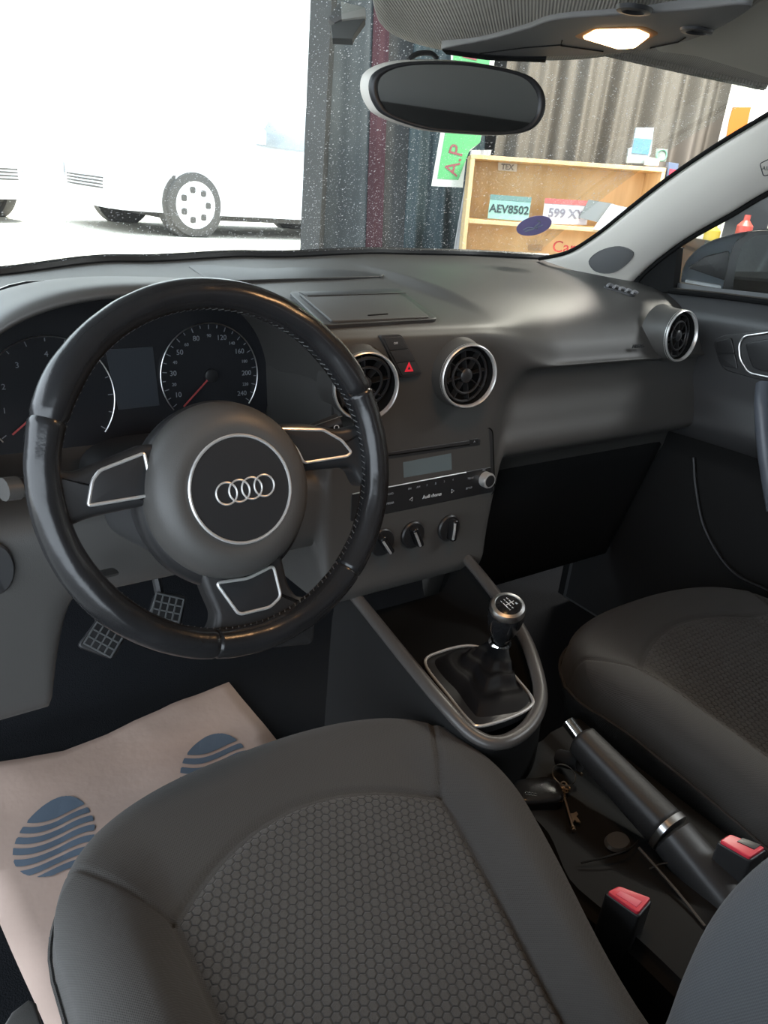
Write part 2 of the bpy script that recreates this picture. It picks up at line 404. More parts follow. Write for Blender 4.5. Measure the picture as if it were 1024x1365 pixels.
# --- top lid cubby and speaker-like strip
FT = frame((0, .32, .7672), (1, 0, .004), (0, 1, .078))
out = [onp(*p, FT) for p in ((385, 392), (532, 387), (584, 428), (432, 437))]
m = MB(FT); m.prism(rpoly(out, .012), -.01, .0035, bev=.0015); m.build('storage_lid_surround', DASH2, dash)
inn = [onp(*p, FT) for p in ((398, 396), (527, 392), (572, 428), (442, 434))]
m = MB(FT); m.prism(rpoly(inn, .006), 0, .0062, bev=.001)
lid = m.build('storage_lid', DASH, dash)
a_ = onp(490, 427, FT); b_ = onp(516, 425, FT)
m = MB(offs(FT, 0, 0, .0064)); m.tube([(*a_, 0), (*b_, 0)], .0012, 6); m.build('lid_notch', BLACK, lid)
b4 = [onp(*p, FT) for p in ((398, 396), (527, 392))]; 
m = MB(offs(FT, 0, 0, .0062)); m.prism([b4[0], b4[1], (b4[1][0]+.004, b4[1][1]-.022), (b4[0][0]+.002, b4[0][1]-.022)], 0, .0012, bev=.0005); m.build('lid_strip', DASH2, lid)
FT2 = frame((0, .5, .7725), (1, 0, .016), (0, 1, .012))
st = [onp(*p, FT2) for p in ((250, 357), (500, 349), (512, 371), (280, 378))]
m = MB(FT2); m.prism(rpoly(st, .012), -.01, .004, bev=.0015); m.build('speaker_strip', DASH2, dash)
e0 = [onp(*p, FT2) for p in ((497, 349), (506, 357), (514, 366), (508, 372))]
m = MB(offs(FT2, 0, 0, .004)); m.tube(cr([(a, b, 0) for a, b in e0]), .0018, 6); m.build('strip_edge', DASH, dash)

# --- round air vents
def vent(px, py, y, r, tilt=(0, 0), len_=.045, name='air_vent', tw=0):
    c = U(px, py, 'y', y)
    F = frame(c, (1, 0, 0), (0, .10, 1)) @ Matrix.Rotation(tilt[0], 4, 'Y') @ Matrix.Rotation(tilt[1], 4, 'X')
    m = MB(F); R1 = r*1.03
    m.grid(lambda u, v: (lambda k, th: (math.cos(th)*lerp(R1, R1*1.02+.005*sm(.25, 1, k), k), math.sin(th)*lerp(R1, R1*1.03+.005*sm(.25, 1, k), k), -k*len_))(v, 2*PI*u), 64, 12, cu=True)
    v = m.build(name, DASH, dash, ang=180)
    m = MB(F); m.lathe([(r*.935, -.004), (r*.955, .0015), (r*.98, .0026), (r*1.01, .0018), (r*1.035, -.003)], 72, cap0=False, cap1=False); m.build('chrome_ring', BRIGHT, v)
    m = MB(F); m.lathe([(r*.91, -.003), (r*.89, -.02), (r*.5, -.03), (.001, -.03)], 64, cap0=False, cap1=False); m.build('barrel', BLACK, v)
    G_ = F @ Matrix.Rotation(.12, 4, 'Y') @ Matrix.Rotation(tw, 4, 'X')
    m = MB(G_)
    m.tube(ring(r*.83, 56, -.008), .0022, 8, closed=True); m.tube(ring(r*.56, 48, -.006), .0018, 8, closed=True)
    m.build('inner_ring', HARD, v)
    m = MB(G_)
    for k in range(8):
        a = k*PI/4+.2
        m.box(.011, r*.83, -.0006, .0006, -.016, -.005, Matrix.Rotation(a, 4, 'Z'))
    m.build('vanes', HARD, v)
    m = MB(G_); m.lathe([(.010, -.016), (.010, -.006), (.008, -.004), (.002, -.003)], 28); m.build('knob', HARD, v)
    return v
vent(626, 502, .128, .0435, (-.16, .05))
vent(489, 516, .128, .0435, (-.20, .05), tw=.3)
vent(909, 448, .165, .0445, (-.02, .0), .05)
# --- hazard switch stack
FH = frame((0, .1615, .72), (1, 0, 0), (0, .009, .05)); FH = offs(FH, 0, 0, .003)
out = [onp(*p, FH) for p in ((505, 447), (534, 445), (563, 499), (534, 504))]
m = MB(FH); m.prism(rpoly(out, .006), -.012, .002, bev=.001); hz = m.build('switch_panel', DASH2, dash)
def q4(F, A, B, t0, t1, s0=0.08, s1=.92):
    # strip between two side edges
    f = lambda t, s: tuple(lerp(lerp(out[0][i], out[3][i], t), lerp(out[1][i], out[2][i], t), s) for i in (0, 1))
    return [f(t0, s0), f(t0, s1), f(t1, s1), f(t1, s0)]
for k in range(3):
    m = MB(offs(FH, 0, 0, .002)); m.prism(rpoly(q4(FH, 0, 0, .06+k*.30, .345+k*.30), .002), -.002, .0016, bev=.0007); sw = m.build('switch', DASH2, hz)
    c = [sum(p[i] for p in q4(FH, 0, 0, .06+k*.30, .345+k*.30))/4 for i in (0, 1)]
    if k == 0: text('OFF', .004, offs(FH, c[0], c[1], .0037), WHITE, hz)
    if k == 2:
        tri = lambda s: [(c[0]+s*math.sin(a), c[1]+s*math.cos(a)) for a in (0, 2*PI/3, 4*PI/3)]
        m = MB(offs(FH, 0, 0, .0037)); m.prism(tri(.0085), 0, .0004); m.build('hazard_triangle', mat('hazard_red', (.9, .03, .06), .4, emit=(1, .03, .06), es=.25), hz)
        m = MB(offs(FH, 0, 0, .0041)); m.prism(tri(.003), 0, .0003); m.build('hazard_triangle', DASH2, hz)
# --- radio
FR = frame((0, .153, .55), (1, 0, 0), (0, .075, .99)); FR = offs(FR, 0, 0, .004)
def R(px, py, F=None): return onp(px, py, F or FR)
tr = R(657, 570); br = R(660, 655); bm_ = R(641, 672); L = -.125
topL = (L, R(520, 583)[1]); botL = (L, R(520, 690)[1])
m = MB(FR); m.prism(rpoly([topL, tr, br, bm_, botL], [.012, .012, .008, .012, .012]), -.02, .0, bev=.002); rad = m.build('car_radio', DASH2, dash)
tube_out = rpoly([topL, tr, br, bm_, botL], [.012, .012, .008, .012, .012])
m = MB(FR); m.tube([(a, b, -.001) for a, b in tube_out], .0014, 6, closed=True); m.build('radio_rim', BLACK, rad)
a_, b_ = R(520, 606), R(640, 588)
m = MB(FR); m.prism(rpoly([(L+.015, a_[1]+.004), (b_[0], b_[1]+.004), (b_[0], b_[1]-.006), (L+.015, a_[1]-.006)], .002), -.004, .0015, bev=.0008); m.build('disc_slot_cover', DASH2, rad)
m = MB(offs(FR, 0, 0, .0016)); m.tube([(L+.02, a_[1], 0), (R(625, 590)[0], b_[1]-.002, 0)], .0011, 6); m.build('disc_slot', BLACK, rad)
dp = [R(*p) for p in ((537, 616), (601, 604), (602, 628), (538, 641))]
m = MB(FR); m.prism(dp, 0, .001); m.build('radio_display', mat('grey_green_display', (.15, .19, .20), .25), rad)
k0, k1 = R(530, 645), R(620, 628)
bl = [R(525, 648), R(654, 622), R(657, 655), R(525, 683)]
bl[0] = (L+.008, R(525, 648)[1]); bl[3] = (L+.008, R(525, 683)[1])
m = MB(FR); m.prism(rpoly(bl, .004), -.004, .0022, bev=.001); keyb = m.build('button_panel', HARD, rad)
m = MB(offs(FR, 0, 0, .0022)); m.tube([(L+.01, bl[0][1], 0), (R(620, 629)[0], R(620, 629)[1], 0)], .0011, 6); m.build('silver_line', SILVER, rad)
for i, s in enumerate(('FM', 'AM', '1', '2', '3', '4')):
    c = R(545+i*11.5, 651-i*2.4); text(s, .0045, offs(FR, c[0], c[1], .0024), DIMW, keyb)
text('Audi chorus', .0072, offs(FR, *R(575, 660), .0024), WHITE, keyb, bold=.00012)
text('TONE', .0045, offs(FR, *R(626, 637), .0024), DIMW, keyb); text('SETUP', .0045, offs(FR, *R(624, 650), .0024), DIMW, keyb)
text('RADIO', .0045, offs(FR, *R(518, 658), .0024), DIMW, keyb); text('MEDIA', .0045, offs(FR, *R(519, 670), .0024), DIMW, keyb)
for px, py, s in ((547, 665, -1), (602, 654, 1)):
    c = R(px, py); m = MB(offs(FR, *c, .0024)); m.tube([(-.002*s, -.0028, 0), (.003*s, 0, 0), (-.002*s, .0028, 0)], .0004, 5, closed=True); m.build('arrow_mark', WHITE, keyb)
c = R(645, 638); m = MB(offs(FR, *c, 0)); m.lathe([(.0122, 0), (.0122, .012), (.0115, .014), (.0092, .0147)], 36, cap1=False); kn = m.build('volume_knob', BRIGHT, rad)
m = MB(offs(FR, *c, 0)); m.lathe([(.0094, .0135), (.0075, .0142), (.001, .014)], 36); m.build('knob_face', HARD, kn)
text('VOL', .0035, offs(FR, *R(644, 626), .0024), DIMW, rad)
c = R(631, 588); m = MB(offs(FR, *c, .0005)); m.prism(rrect(.018, .008, .002), 0, .002, bev=.0006); m.build('eject_button', HARD, rad)
text('^', .008, offs(FR, c[0], c[1]-.0015, .0027), DIMW, rad)
# --- climate panel with three rotary knobs
FK = frame((0, .142, .43), (1, 0, 0), (0, .075, .99)); FK = offs(FK, 0, 0, .003)
pl = [(-.115, R(560, 690, FK)[1]), (R(622, 682, FK)[0], R(622, 682, FK)[1]), R(618, 722, FK), (R(600, 735, FK)[0], R(600, 735, FK)[1]), (-.115, R(520, 752, FK)[1])]
m = MB(FK); m.prism(rpoly(pl, .012), -.02, .0, bev=.002); cp = m.build('climate_panel', DASH2, dash)
for (px, py), tw in (((508, 722), .6), ((549, 712), .45), ((597, 703), -.05)):
    c = R(px, py, FK); F = offs(FK, *c, 0)
    m = MB(F); m.lathe([(.021, 0), (.021, .004), (.019, .006), (.001, .006)], 40); k = m.build('rotary_knob', HARD, cp)
    m = MB(F @ Matrix.Rotation(tw, 4, 'Z')); m.prism(rpoly([(-.005, -.017), (.005, -.017), (.005, .017), (-.005, .017)], .004), .004, .019, bev=.003); m.build('knob_grip', PIANO, k)
    m = MB(F @ Matrix.Rotation(tw, 4, 'Z')); m.tube(cr([(-.003, -.013, .0185), (-.0035, 0, .0200), (-.003, .013, .0185)]), .0019, 6); m.build('knob_highlight', BRIGHT, k)  # bright strip stands in for the highlight on the grip
m = MB(offs(FK, *R(511, 732, FK), .001)); m.lathe([(.0016, 0), (.0014, .001), (.0003, .0012)], 14); m.build('indicator_light', mat('red_indicator', (.7, .03, .03), .4, emit=(1, .05, .05), es=.5), cp)
lo = [(-.115, R(520, 756, FK)[1]), R(595, 742, FK), R(592, 758, FK), (-.115, R(520, 775, FK)[1])]
m = MB(FK); m.prism(rpoly(lo, .005), -.02, -.002, bev=.0015); lw = m.build('lower_switch_row', DASH2, dash)
text('0', .006, offs(FK, *R(515, 758, FK), -.0018), DIMW, lw)
# passenger crease shadow gap and moulded lettering
text('AIRBAG', .009, frame(U(849, 461, 'y', .186)+Vector((0, -.003, 0)), (1, -.02, .02), (0, .25, 1)), DASH2, dash, 'airbag_lettering', ext=.0008)
# glovebox
m = MB()
def gb(u, v):
    x = lerp(.20, .70, u); z = lerp(.50, .20, v); e = min(u, 1-u, v, 1-v)
    return (x, lerp(.225, .30, v)-.012*sm(0, .06, e), z)
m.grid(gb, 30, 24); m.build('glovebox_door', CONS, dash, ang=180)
m = MB(); m.tube(cr([U(708, 608, 'y', .222), U(728, 600, 'y', .218), U(748, 595, 'y', .218)]), .0007, 6); m.build('scratch', WHITE, dash)
# side defrost vent
hl_, hn_ = dhit(826, 388); ea = (dhit(838, 391)[0]-dhit(814, 384)[0]); F = frame(hl_, ea, hn_.cross(ea)); F = offs(F, 0, 0, .001)
m = MB(F); m.prism([(p[0]*1, p[1]) for p in rrect(.062, .022, .011)], -.012, .002, bev=.001); dv = m.build('demister_vent', HARD, dash)
m = MB(F)
for k in range(5): m.tube(cr([(-.024+k*.012, -.008, .003), (-.022+k*.012, 0, .006), (-.016+k*.012, .008, .003)]), .0028, 6)
m.build('slats', mat('grey_slat_plastic', (.3, .3, .31), .4), dv)
# column shroud, stalks
m = MB(); cA = Vector((-.36, .05, .605)); 
def shroud(u, v):
    th = 2*PI*u; k = v
    c = Vector((-.365, lerp(.035, .26, k), lerp(.605, .57, k)))
    rx = lerp(.06, .075, sm(0, .6, k)); rz = lerp(.04, .045, k)
    cs, sn = math.cos(th), math.sin(th)
    return c+Vector((rx*math.copysign(abs(cs)**.7, cs), 0, rz*math.copysign(abs(sn)**.7, sn)-(.02*(1 if sn < 0 else 0))))
m.grid(shroud, 48, 16, cu=True); m.build('column_shroud', DASH2, dash, ang=180)
for nm, pa, pb in (('wiper_stalk', U(372, 590, 'y', .09), U(452, 562, 'y', .075)), ('indicator_stalk', U(110, 640, 'y', .09), U(8, 652, 'y', .07))):
    m = MB(); d = (pb-pa); 
    m.tube([pa, pa+d*.5, pa+d*.8, pb], lambda t: lerp(.010, .0125, t), 12, flat=.75); s_ = m.build(nm, HARD, dash)
    if nm == 'wiper_stalk':
        F = frame(pa+d*.72+Vector((0, -.0135, .0)), d, (0, .2, 1)); text('....  o O', .009, F, WHITE, s_)
        m = MB(); m.tube([pa+d*.35+Vector((0, -.006, .0085)), pb+Vector((0, -.006, .0085))], .0006, 5); m.build('edge_line', SILVER, s_)
    else:
        m = MB(); m.tube([pa+d*.86, pb+d*.04], .0135, 12, flat=.8); m.build('stalk_tip', DASH, s_)
m = MB(); m.tube([U(152, 762, 'y', .12), U(128, 768, 'y', .11)], .008, 10, flat=.5); m.build('column_release_lever', DASH, dash)
# lower-left dash pocket outline
c = U(-8, 757, 'y', .148); m = MB(frame(c, (1, 0, 0), (0, .05, 1))); m.lathe([(.024, 0), (.024, .003), (.022, .005), (.001, .005)], 40, sx=.8, sy=1.25); m.build('light_switch', DASH2, dash)
# ================================================================ steering wheel
TILT = 0.37264
FW = frame((-.36, 0, .66), (1, 0, 0), (0, math.sin(TILT), math.cos(TILT)))   # z towards the driver
wh = thing('steering_wheel', 'worn black leather three-spoke steering wheel with silver ringed hub badge', 'steering wheel', M=FW)
def W(px, py, h=0): return onp(px, py, offs(FW, 0, 0, h))
RR = .1685
def tubr(a):
    d = math.degrees(a) % 360
    r = .0158
    for c0 in (32, 148): r += .0022*math.exp(-((d-c0)/13)**2)
    r += .0014*math.exp(-((d-215)/22)**2)
    return r
def rimfn(a0, a1, cut):
    def f(u, v):
        a = lerp(a0, a1, u); th = 2*PI*v; r = tubr(a)
        if cut: e = min(u, 1-u)*(a1-a0)*RR; r *= 1-.10*(1-min(1, e/.0025))**2
        wv = .00025*noise.noise(Vector((math.cos(a)*9, math.sin(a)*9, th)))*2
        rr = RR+(r+wv)*math.cos(th)*.93; z = (r+wv)*math.sin(th)*1.08
        return (rr*math.cos(a), rr*math.sin(a), z)
    return f
# leather segments split at the seams seen at upper left, lower left, lower right, upper right
seams = [math.radians(x) for x in (158, 256, 313, 382, 518)]
for i in range(4):
    m = MB(FW); m.grid(rimfn(seams[i], seams[i+1], True), 90, 28); m.build('rim_leather', LEATHER, wh, ang=180)
m = MB(FW); m.grid(lambda u, v: ((RR+.013*math.cos(2*PI*v))*math.cos(2*PI*u), (RR+.013*math.cos(2*PI*v))*math.sin(2*PI*u), .013*math.sin(2*PI*v)), 96, 12); m.build('rim_core', BLACK, wh, ang=180)
# stitching along the inner edge
m = MB(FW)
for k in range(150):
    a = 2*PI*k/150; r = RR-tubr(a)*.93+.0004
    for dz in (0,):
        p0 = Vector((r*math.cos(a), r*math.sin(a), .003)); p1 = Vector((r*math.cos(a+.018), r*math.sin(a+.018), -.003)); m.tube([p0, p1], .0007, 4)
st_ = m.build('stitching', mat('grey_thread', (.10, .10, .10), .7), wh); st_['kind'] = 'stuff'
# hub and airbag cover
hc = (-.002, -.020)
m = MB(offs(FW, hc[0], hc[1], 0))
prof_ = [(.060, -.055), (.078, -.035), (.085, -.015), (.084, -.004), (.0815, .004), (.078, .011), (.072, .017), (.064, .0205), (.055, .022), (.0535, .0212), (.0, .0212)]
m.lathe(prof_, 96, cap1=False, sx=1, sy=1.03); hub = m.build('airbag_cover', DASH, wh, ang=180)
HF = offs(FW, hc[0]-.001, hc[1]+.002, .0212)
cbx = W(322, 652, .021); HF = offs(FW, cbx[0], cbx[1], .0212)
m = MB(HF); m.lathe([(.0525, -.001), (.0527, .0012), (.0515, .0022), (.0500, .0018), (.0495, .0)], 96, cap0=False, cap1=False); m.build('badge_ring', BRIGHT, hub)
m = MB(HF); m.lathe([(.0495, -.0005), (.0495, .0006), (.001, .0006)], 96, cap0=False, cap1=False); m.build('badge_plate', HARD, hub)
A = W(302, 658, .022); B = W(352, 647, .022)
m = MB(offs(FW, 0, 0, .0226))
for i in range(4):
    cx_, cy_ = lerp(A[0], B[0], i/3), lerp(A[1], B[1], i/3)
    m.tube([(cx_+.0104*math.cos(t), cy_+.0104*math.sin(t), 0) for t in [2*PI*k/48 for k in range(48)]], .0010, 8, closed=True)
m.build('badge_four_rings', BRIGHT, hub)
# collar between hub and spokes
m = MB(offs(FW, hc[0], hc[1]-.004, 0)); m.lathe([(.05, -.075), (.082, -.06), (.088, -.035), (.089, -.018), (.086, -.010), (.08, -.006)], 72, cap1=False, sy=1.05); m.build('hub_shell', HARD, wh, ang=180)
# spokes: outline traced in the plane of the wheel
def spoke(pts, name='spoke', h=-.004, th=.022, m_=LEATHD, bev=.007, r=.008):
    q = [W(*p, h) if len(p) == 2 else p[:2] for p in pts]
    m = MB(FW); m.prism(rpoly(q, r), h-th, h, bev=bev); return m.build(name, m_, wh, ang=60)
spL = spoke([(52, 668), (60, 622), (98, 630), (128, 618), (196, 590), (250, 600), (250, 690), (205, 672), (122, 690), (84, 706)], m_=HARD)
spR = spoke([(350, 600), (372, 564), (412, 564), (452, 572), (478, 566), (503, 560), (507, 640), (484, 650), (470, 622), (405, 628), (350, 660)], m_=HARD)
spB = spoke([(258, 740), (276, 790), (290, 822), (284, 843), (262, 852), (262, 874), (420, 860), (425, 800), (398, 797), (386, 780), (376, 735)], m_=LEATHD)
def insert(pts, sp, r):
    q = [W(*p, -.003) for p in pts]; o = rpoly(q, r)
    m = MB(offs(FW, 0, 0, -.0042)); m.prism(o, 0, .0022, bev=.001, dome=.0012); ins = m.build('spoke_insert', HARD, sp)
    m = MB(offs(FW, 0, 0, -.0022)); m.tube([(a, b, 0) for a, b in o], .0017, 8, closed=True); m.build('silver_frame', BRIGHT, sp)
insert([(117, 674), (123, 640), (133, 627), (192, 604), (203, 657), (195, 661)], spL, .003)
insert([(372, 572), (430, 573), (455, 587), (468, 603), (462, 608), (404, 617), (396, 600)], spR, .004)
insert([(288, 777), (330, 771), (364, 754), (374, 795), (360, 809), (318, 819)], spB, .005)
# ================================================================ footwell, floor, pedals
m = MB()
def flo(u, v):
    x = lerp(-.95, .95, u); y = lerp(-1.6, .72, v)
    z = .0 + .45*sm(.52, .78, y)**1.3 + .004*noise.noise(Vector((x*9, y*9, 0)))
    z -= .06*sm(-.66, -.74, x)
    return (x, y, z)
m.grid(flo, 90, 110); f_ = struct(m.build('floor', CARPET, ang=180))
m = MB(); m.box(-.95, .95, .73, .75, .0, .72); struct(m.build('wall_front', BLACK))
paper_c = mat('mat_paper', (.42, .31, .26), .8, var=.10, vscale=8, bump=.3, bscale=60, bdist=.002)  # pink base colour carries the dome lamp's warm glow
def floorpt(x, y, dz=.006):
    return Vector((x, y, flo((x+.95)/1.9, (y+1.6)/2.32)[2]+dz))
pm_ = [U(305, 908, 'z', .012), U(85, 1000, 'z', .012), U(-40, 1025, 'z', .012), U(-25, 1175, 'z', .012), U(62, 1372, 'z', .012)]
pm_ += [Vector((-.52, -.25, .012)), Vector((-.12, -.1, .012)), U(360, 975, 'z', .012)]
m = MB(); m.v = list(pm_); m.f = [tuple(range(len(pm_)))]
me = m; 
bm = bmesh.new(); vs = [bm.verts.new(v) for v in pm_]; bm.faces.new(vs); bmesh.ops.triangulate(bm, faces=bm.faces)
bmesh.ops.subdivide_edges(bm, edges=bm.edges, cuts=12, use_grid_fill=True)
for v in bm.verts: v.co.z = .010+.006*noise.noise(v.co*6)+.004*abs(noise.noise(v.co*14))
m.v = [v.co.copy() for v in bm.verts]; bm.verts.index_update(); m.f = [tuple(v.index for v in f.verts) for f in bm.faces]; bm.free()
pap = m.build('floor_mat', paper_c, ang=180, solid=.0008); tag(pap, 'paper floor mat, coloured by warm lamp glow, with blue striped eggs in the driver footwell', 'floor mat')
EGG = mat('blue_print', (.085, .115, .155), .8)
def egg(pc, sc_, rot, hide=None):
    F = frame(pc+Vector((0, 0, .013)), (math.cos(rot), math.sin(rot), 0), (-math.sin(rot), math.cos(rot), 0))
    m = MB(F)
    def ow(t):  # half width of egg at height t in [-1,1]
        return .82*math.sqrt(max(0, 1-t*t))*(1-.16*t)
    def wave(x, k): return .50-k*.262+.13*math.sin(x*3.2-.4)*(1-.04*k)+.20*x
    NX = 60
    for k in range(-1, 6):
        vs = []; fs = []
        for i in range(NX+1):
            x = lerp(-.95, .95, i/NX)
            hi = wave(x, k)-.05 if k >= 0 else 2; lo = wave(x, k+1)+.05
            # egg bounds at this x
            ts = [t/100 for t in range(-100, 101) if ow(t/100) >= abs(x)]
            if not ts: vs += [None, None]; continue
            b0, b1 = ts[0], ts[-1]; h_ = min(hi, b1); l_ = max(lo, b0)
            vs += ([(x*sc_*.88, l_*sc_, 0), (x*sc_*.88, h_*sc_, 0)] if h_ > l_+.005 else [None, None])
        idx = {}; V = []
        for i, p in enumerate(vs):
            if p: idx[i] = len(V); V.append(p)
        for i in range(NX):
            q = [2*i, 2*i+2, 2*i+3, 2*i+1]
            if all(j in idx for j in q): fs.append(tuple(idx[j] for j in q))
        if fs: m.add(V, fs)
    for v in m.v:
        w = Vector((v.x, v.y, .012)); v.z = .0118+.006*noise.noise(w*6)+.004*abs(noise.noise(w*14))
    return m.build('egg_print', EGG, pap, smooth=False)
c1 = U(75, 1112, 'z', .012); c2 = U(290, 1022, 'z', .012)
t_ = (U(75, 1060, 'z', .012)-U(75, 1163, 'z', .012)).length/2
egg(c1, t_, -.42); egg(c2, t_*1.1, -.42); c3 = U(122, 1228, 'z', .012); egg(c3, t_*.9, -.42)
# pedals
def pedal(px, py, y, name, lab, tw=0, w=.029, h=.034, sh=0):
    c = U(px, py, 'y', y); F = frame(c, (1, 0, 0), (0, .55, .85)) @ Matrix.Rotation(tw, 4, 'Z')
    t = thing(name, lab, 'pedal', c)
    m = MB(F); pts = rpoly([(-w, -h), (w, -h*.75), (w*.95, h), (-w*.8, h*.8)], .010); m.prism(pts, -.012, 0, bev=.003); m.build('rubber_pad', HARD, t)
    m = MB(F); GM = mat('grip_line', (.13, .135, .135), .5)
    for k in range(-2, 3):
        m.box(k*.0115-.0011, k*.0115+.0011, -h*.72, h*.7, 0, .0022); m.box(-w*.82, w*.82, k*.0125-.0011, k*.0125+.0011, 0, .0022)
    m.build('grip_grid', GM, t)
    m = MB(); m.tube([c+Vector((0, .02, 0)), c+Vector((.0, .09, .12)), c+Vector((0, .10, .24))], .008, 8); m.build('pedal_arm', HARD, t)
    return t
pedal(141, 848, .40, 'clutch_pedal', 'dark grid-patterned clutch pedal, the left and lower of the two', -.75)
pedal(222, 815, .40, 'brake_pedal', 'dark grid-patterned brake pedal seen through the wheel, right of the other', -.45)
# ================================================================ centre console
con = thing('centre_console', 'dark centre console with raised rails around the gearshift and a tray behind', 'centre console', (-.02, 0, 0))
Lr = [U(455, 772, 'z', .385), U(490, 815, 'z', .365), U(540, 877, 'z', .36), U(590, 937, 'z', .358), U(632, 980, 'z', .347), U(668, 990, 'z', .345), U(703, 970, 'z', .345), U(720, 934, 'z', .350), U(714, 890, 'z', .358), U(694, 840, 'z', .362), U(655, 785, 'z', .378), U(614, 735, 'z', .40)]
P = cr(Lr, 8)
m = MB(); m.tube(P, .0095, 12, flat=.8); m.build('rail', mat('rail_satin', (.075, .07, .066), .36, bump=.1, bscale=700), con)
m = MB()
pc = Vector((-.03, 0, .34))
edge = []
for i, p in enumerate(P):
    d = Vector((p.x-pc.x, (p.y-pc.y)*.5, 0)).normalized(); edge.append((p, d))
m.grid(lambda u, v: (lambda i, k: (edge[i][0]+edge[i][1]*(.006+.004*sm(0, .25, k))+Vector((0, 0, -.004-.34*k))))(round(u*(len(edge)-1)), v), len(edge)-1, 10)
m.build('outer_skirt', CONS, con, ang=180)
# tray floor inside the rails, deep in front
def inside(u, v):
    n = len(P); h = (n-1)/2
    a = P[int(round(v*h*.98))]; b = P[n-1-int(round(v*h*.98))]
    p = a.lerp(b, u); e = min(u, 1-u)
    dep = .05*sm(.0, .18, p.y)
    p = p.copy(); p.z -= (.010+.012*sm(0, .1, e)+dep*sm(0, .15, e)); return p
m = MB(); m.grid(inside, 30, 46); m.build('tray', BLACK, con, ang=180)
# silver line round the gaiter
BZ = .353
bf = [U(567, 884, 'z', BZ), U(590, 868, 'z', BZ), U(628, 861, 'z', BZ), U(660, 872, 'z', BZ), U(684, 899, 'z', BZ), U(709, 930, 'z', BZ), U(706, 943, 'z', BZ), U(680, 957, 'z', BZ), U(640, 968, 'z', BZ), U(625, 960, 'z', BZ), U(600, 930, 'z', BZ)]
bp_ = cr(bf, 6, closed=True)
m = MB(); m.prism([(p.x, p.y) for p in bp_], BZ-.012, BZ-.002, bev=.002); gp = m.build('gaiter_surround', HARD, con)
m = MB(); m.tube(bp_, .0021, 8, closed=True); m.build('silver_line', BRIGHT, gp)
# rear tunnel top
tun = [(-.125, .31), (-.122, .305), (-.118, .285), (-.108, .268), (-.02, .262), (.03, .262), (.045, .27), (.10, .272), (.112, .262), (.12, .22), (.125, .0)]
def tunf(u, v):
    y = lerp(-.135, -1.0, v); k = u*10; i = min(9, int(k)); t = k-i
    x = lerp(tun[i][0], tun[i+1][0], t); z = lerp(tun[i][1], tun[i+1][1], t)
    base = [(-.165, .0), (-.15, .24), (-.135, .262)]
    if i < 3:
        zz = [0, .20, .255, .262]; z = lerp(zz[i], zz[i+1], t)
    if v < .02: z -= .0
    if i < 4: x += .03*sm(-.32, -.24, y)
    z += .012*sm(-.30, -.42, y)*sm(-.14, -.12, x)*(1-sm(.0, .02, x))
    z += .005*sm(-.17, -.13, y)
    return (x, y, z)
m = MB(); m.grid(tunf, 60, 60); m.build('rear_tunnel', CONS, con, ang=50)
m = MB(); m.tube(cr([U(775, 1150, 'z', .272), U(810, 1142, 'z', .275), U(838, 1132, 'z', .276), U(852, 1120, 'z', .27)]), .0012, 6); m.build('tray_edge', CONS, con)
m = MB(); m.tube(cr([U(866, 1158, 'z', .27), U(880, 1152, 'z', .274), U(893, 1150, 'z', .276)]), .0008, 6); m.build('cup_holder_edge', DASH, con); m = MB(); m.tube(cr([U(925, 1120, 'z', .272), U(940, 1125, 'z', .272), U(955, 1150, 'z', .272)]), .0008, 6); m.build('cup_holder_edge', DASH, con)
p = U(823, 1123, 'z', .266); m = MB(Matrix.Translation(p)); m.lathe([(.013, 0), (.011, .004), (.001, .005)], 28, sx=1.3); m.build('tray_button', DASH, con)
m = MB(); m.tube(cr([U(852, 1130, 'z', .276), U(900, 1185, 'z', .277), U(940, 1235, 'z', .277)]), .0016, 6); m.build('console_seam', DASH, con)
# ================================================================ gear lever
kc = U(677, 809, 'x', -.005); bc = Vector((-.042, -.075, BZ))
gs = thing('gear_lever', 'black gear lever with chrome-ringed knob and pleated leather gaiter', 'gear lever', bc)
ax = (kc-bc).normalized()
FG = frame(kc, (1, 0, 0), Vector((0, .78, .55)).cross(Vector((1, 0, 0))).cross(Vector((1,0,0)))*-1 if False else (0, .80, -.42))
kn_n = (CP-kc).normalized()*.35+Vector((0, -.05, 1)).normalized()*.8
kn_n.normalize(); ky = (Vector((0, 1, 0))-kn_n*kn_n.y).normalized(); kx = ky.cross(kn_n)
FG = frame(kc, kx, ky)
m = MB(FG)
m.lathe([(.009, -.085), (.0105, -.07), (.0135, -.058), (.0175, -.048), (.0218, -.034), (.0238, -.018), (.0235, -.006), (.021, .001)], 40, cap1=False, sx=1.0); kn = m.build('knob', PIANO, gs, ang=180)
m = MB(FG); m.lathe([(.0232, -.007), (.0236, -.001), (.0215, .0035), (.0175, .005), (.0165, .0042)], 48, cap0=False, cap1=False); m.build('chrome_ring', SILVER, kn)
m = MB(FG); m.lathe([(.0168, .003), (.0165, .0045), (.010, .0056), (.001, .006)], 40, cap0=False); m.build('knob_cap', PIANO, kn)
m = MB(offs(FG, 0, 0, .0058))
for x in (-.005, 0, .005): m.box(x-.0005, x+.0005, -.0045, .0045, 0, .0005)
m.box(-.005, .005, -.0005, .0005, 0, .0005); m.box(.005, .009, -.0005, .0005, 0, .0005); m.build('shift_pattern', WHITE, kn)
for i, (s, x, y) in enumerate((('1', -.005, .0075), ('3', 0, .0075), ('5', .005, .0075), ('2', -.005, -.0075), ('4', 0, -.0075), ('R', .0095, -.005))):
    text(s, .0045, offs(FG, x, y, .0059), WHITE, kn, 'gear_number')
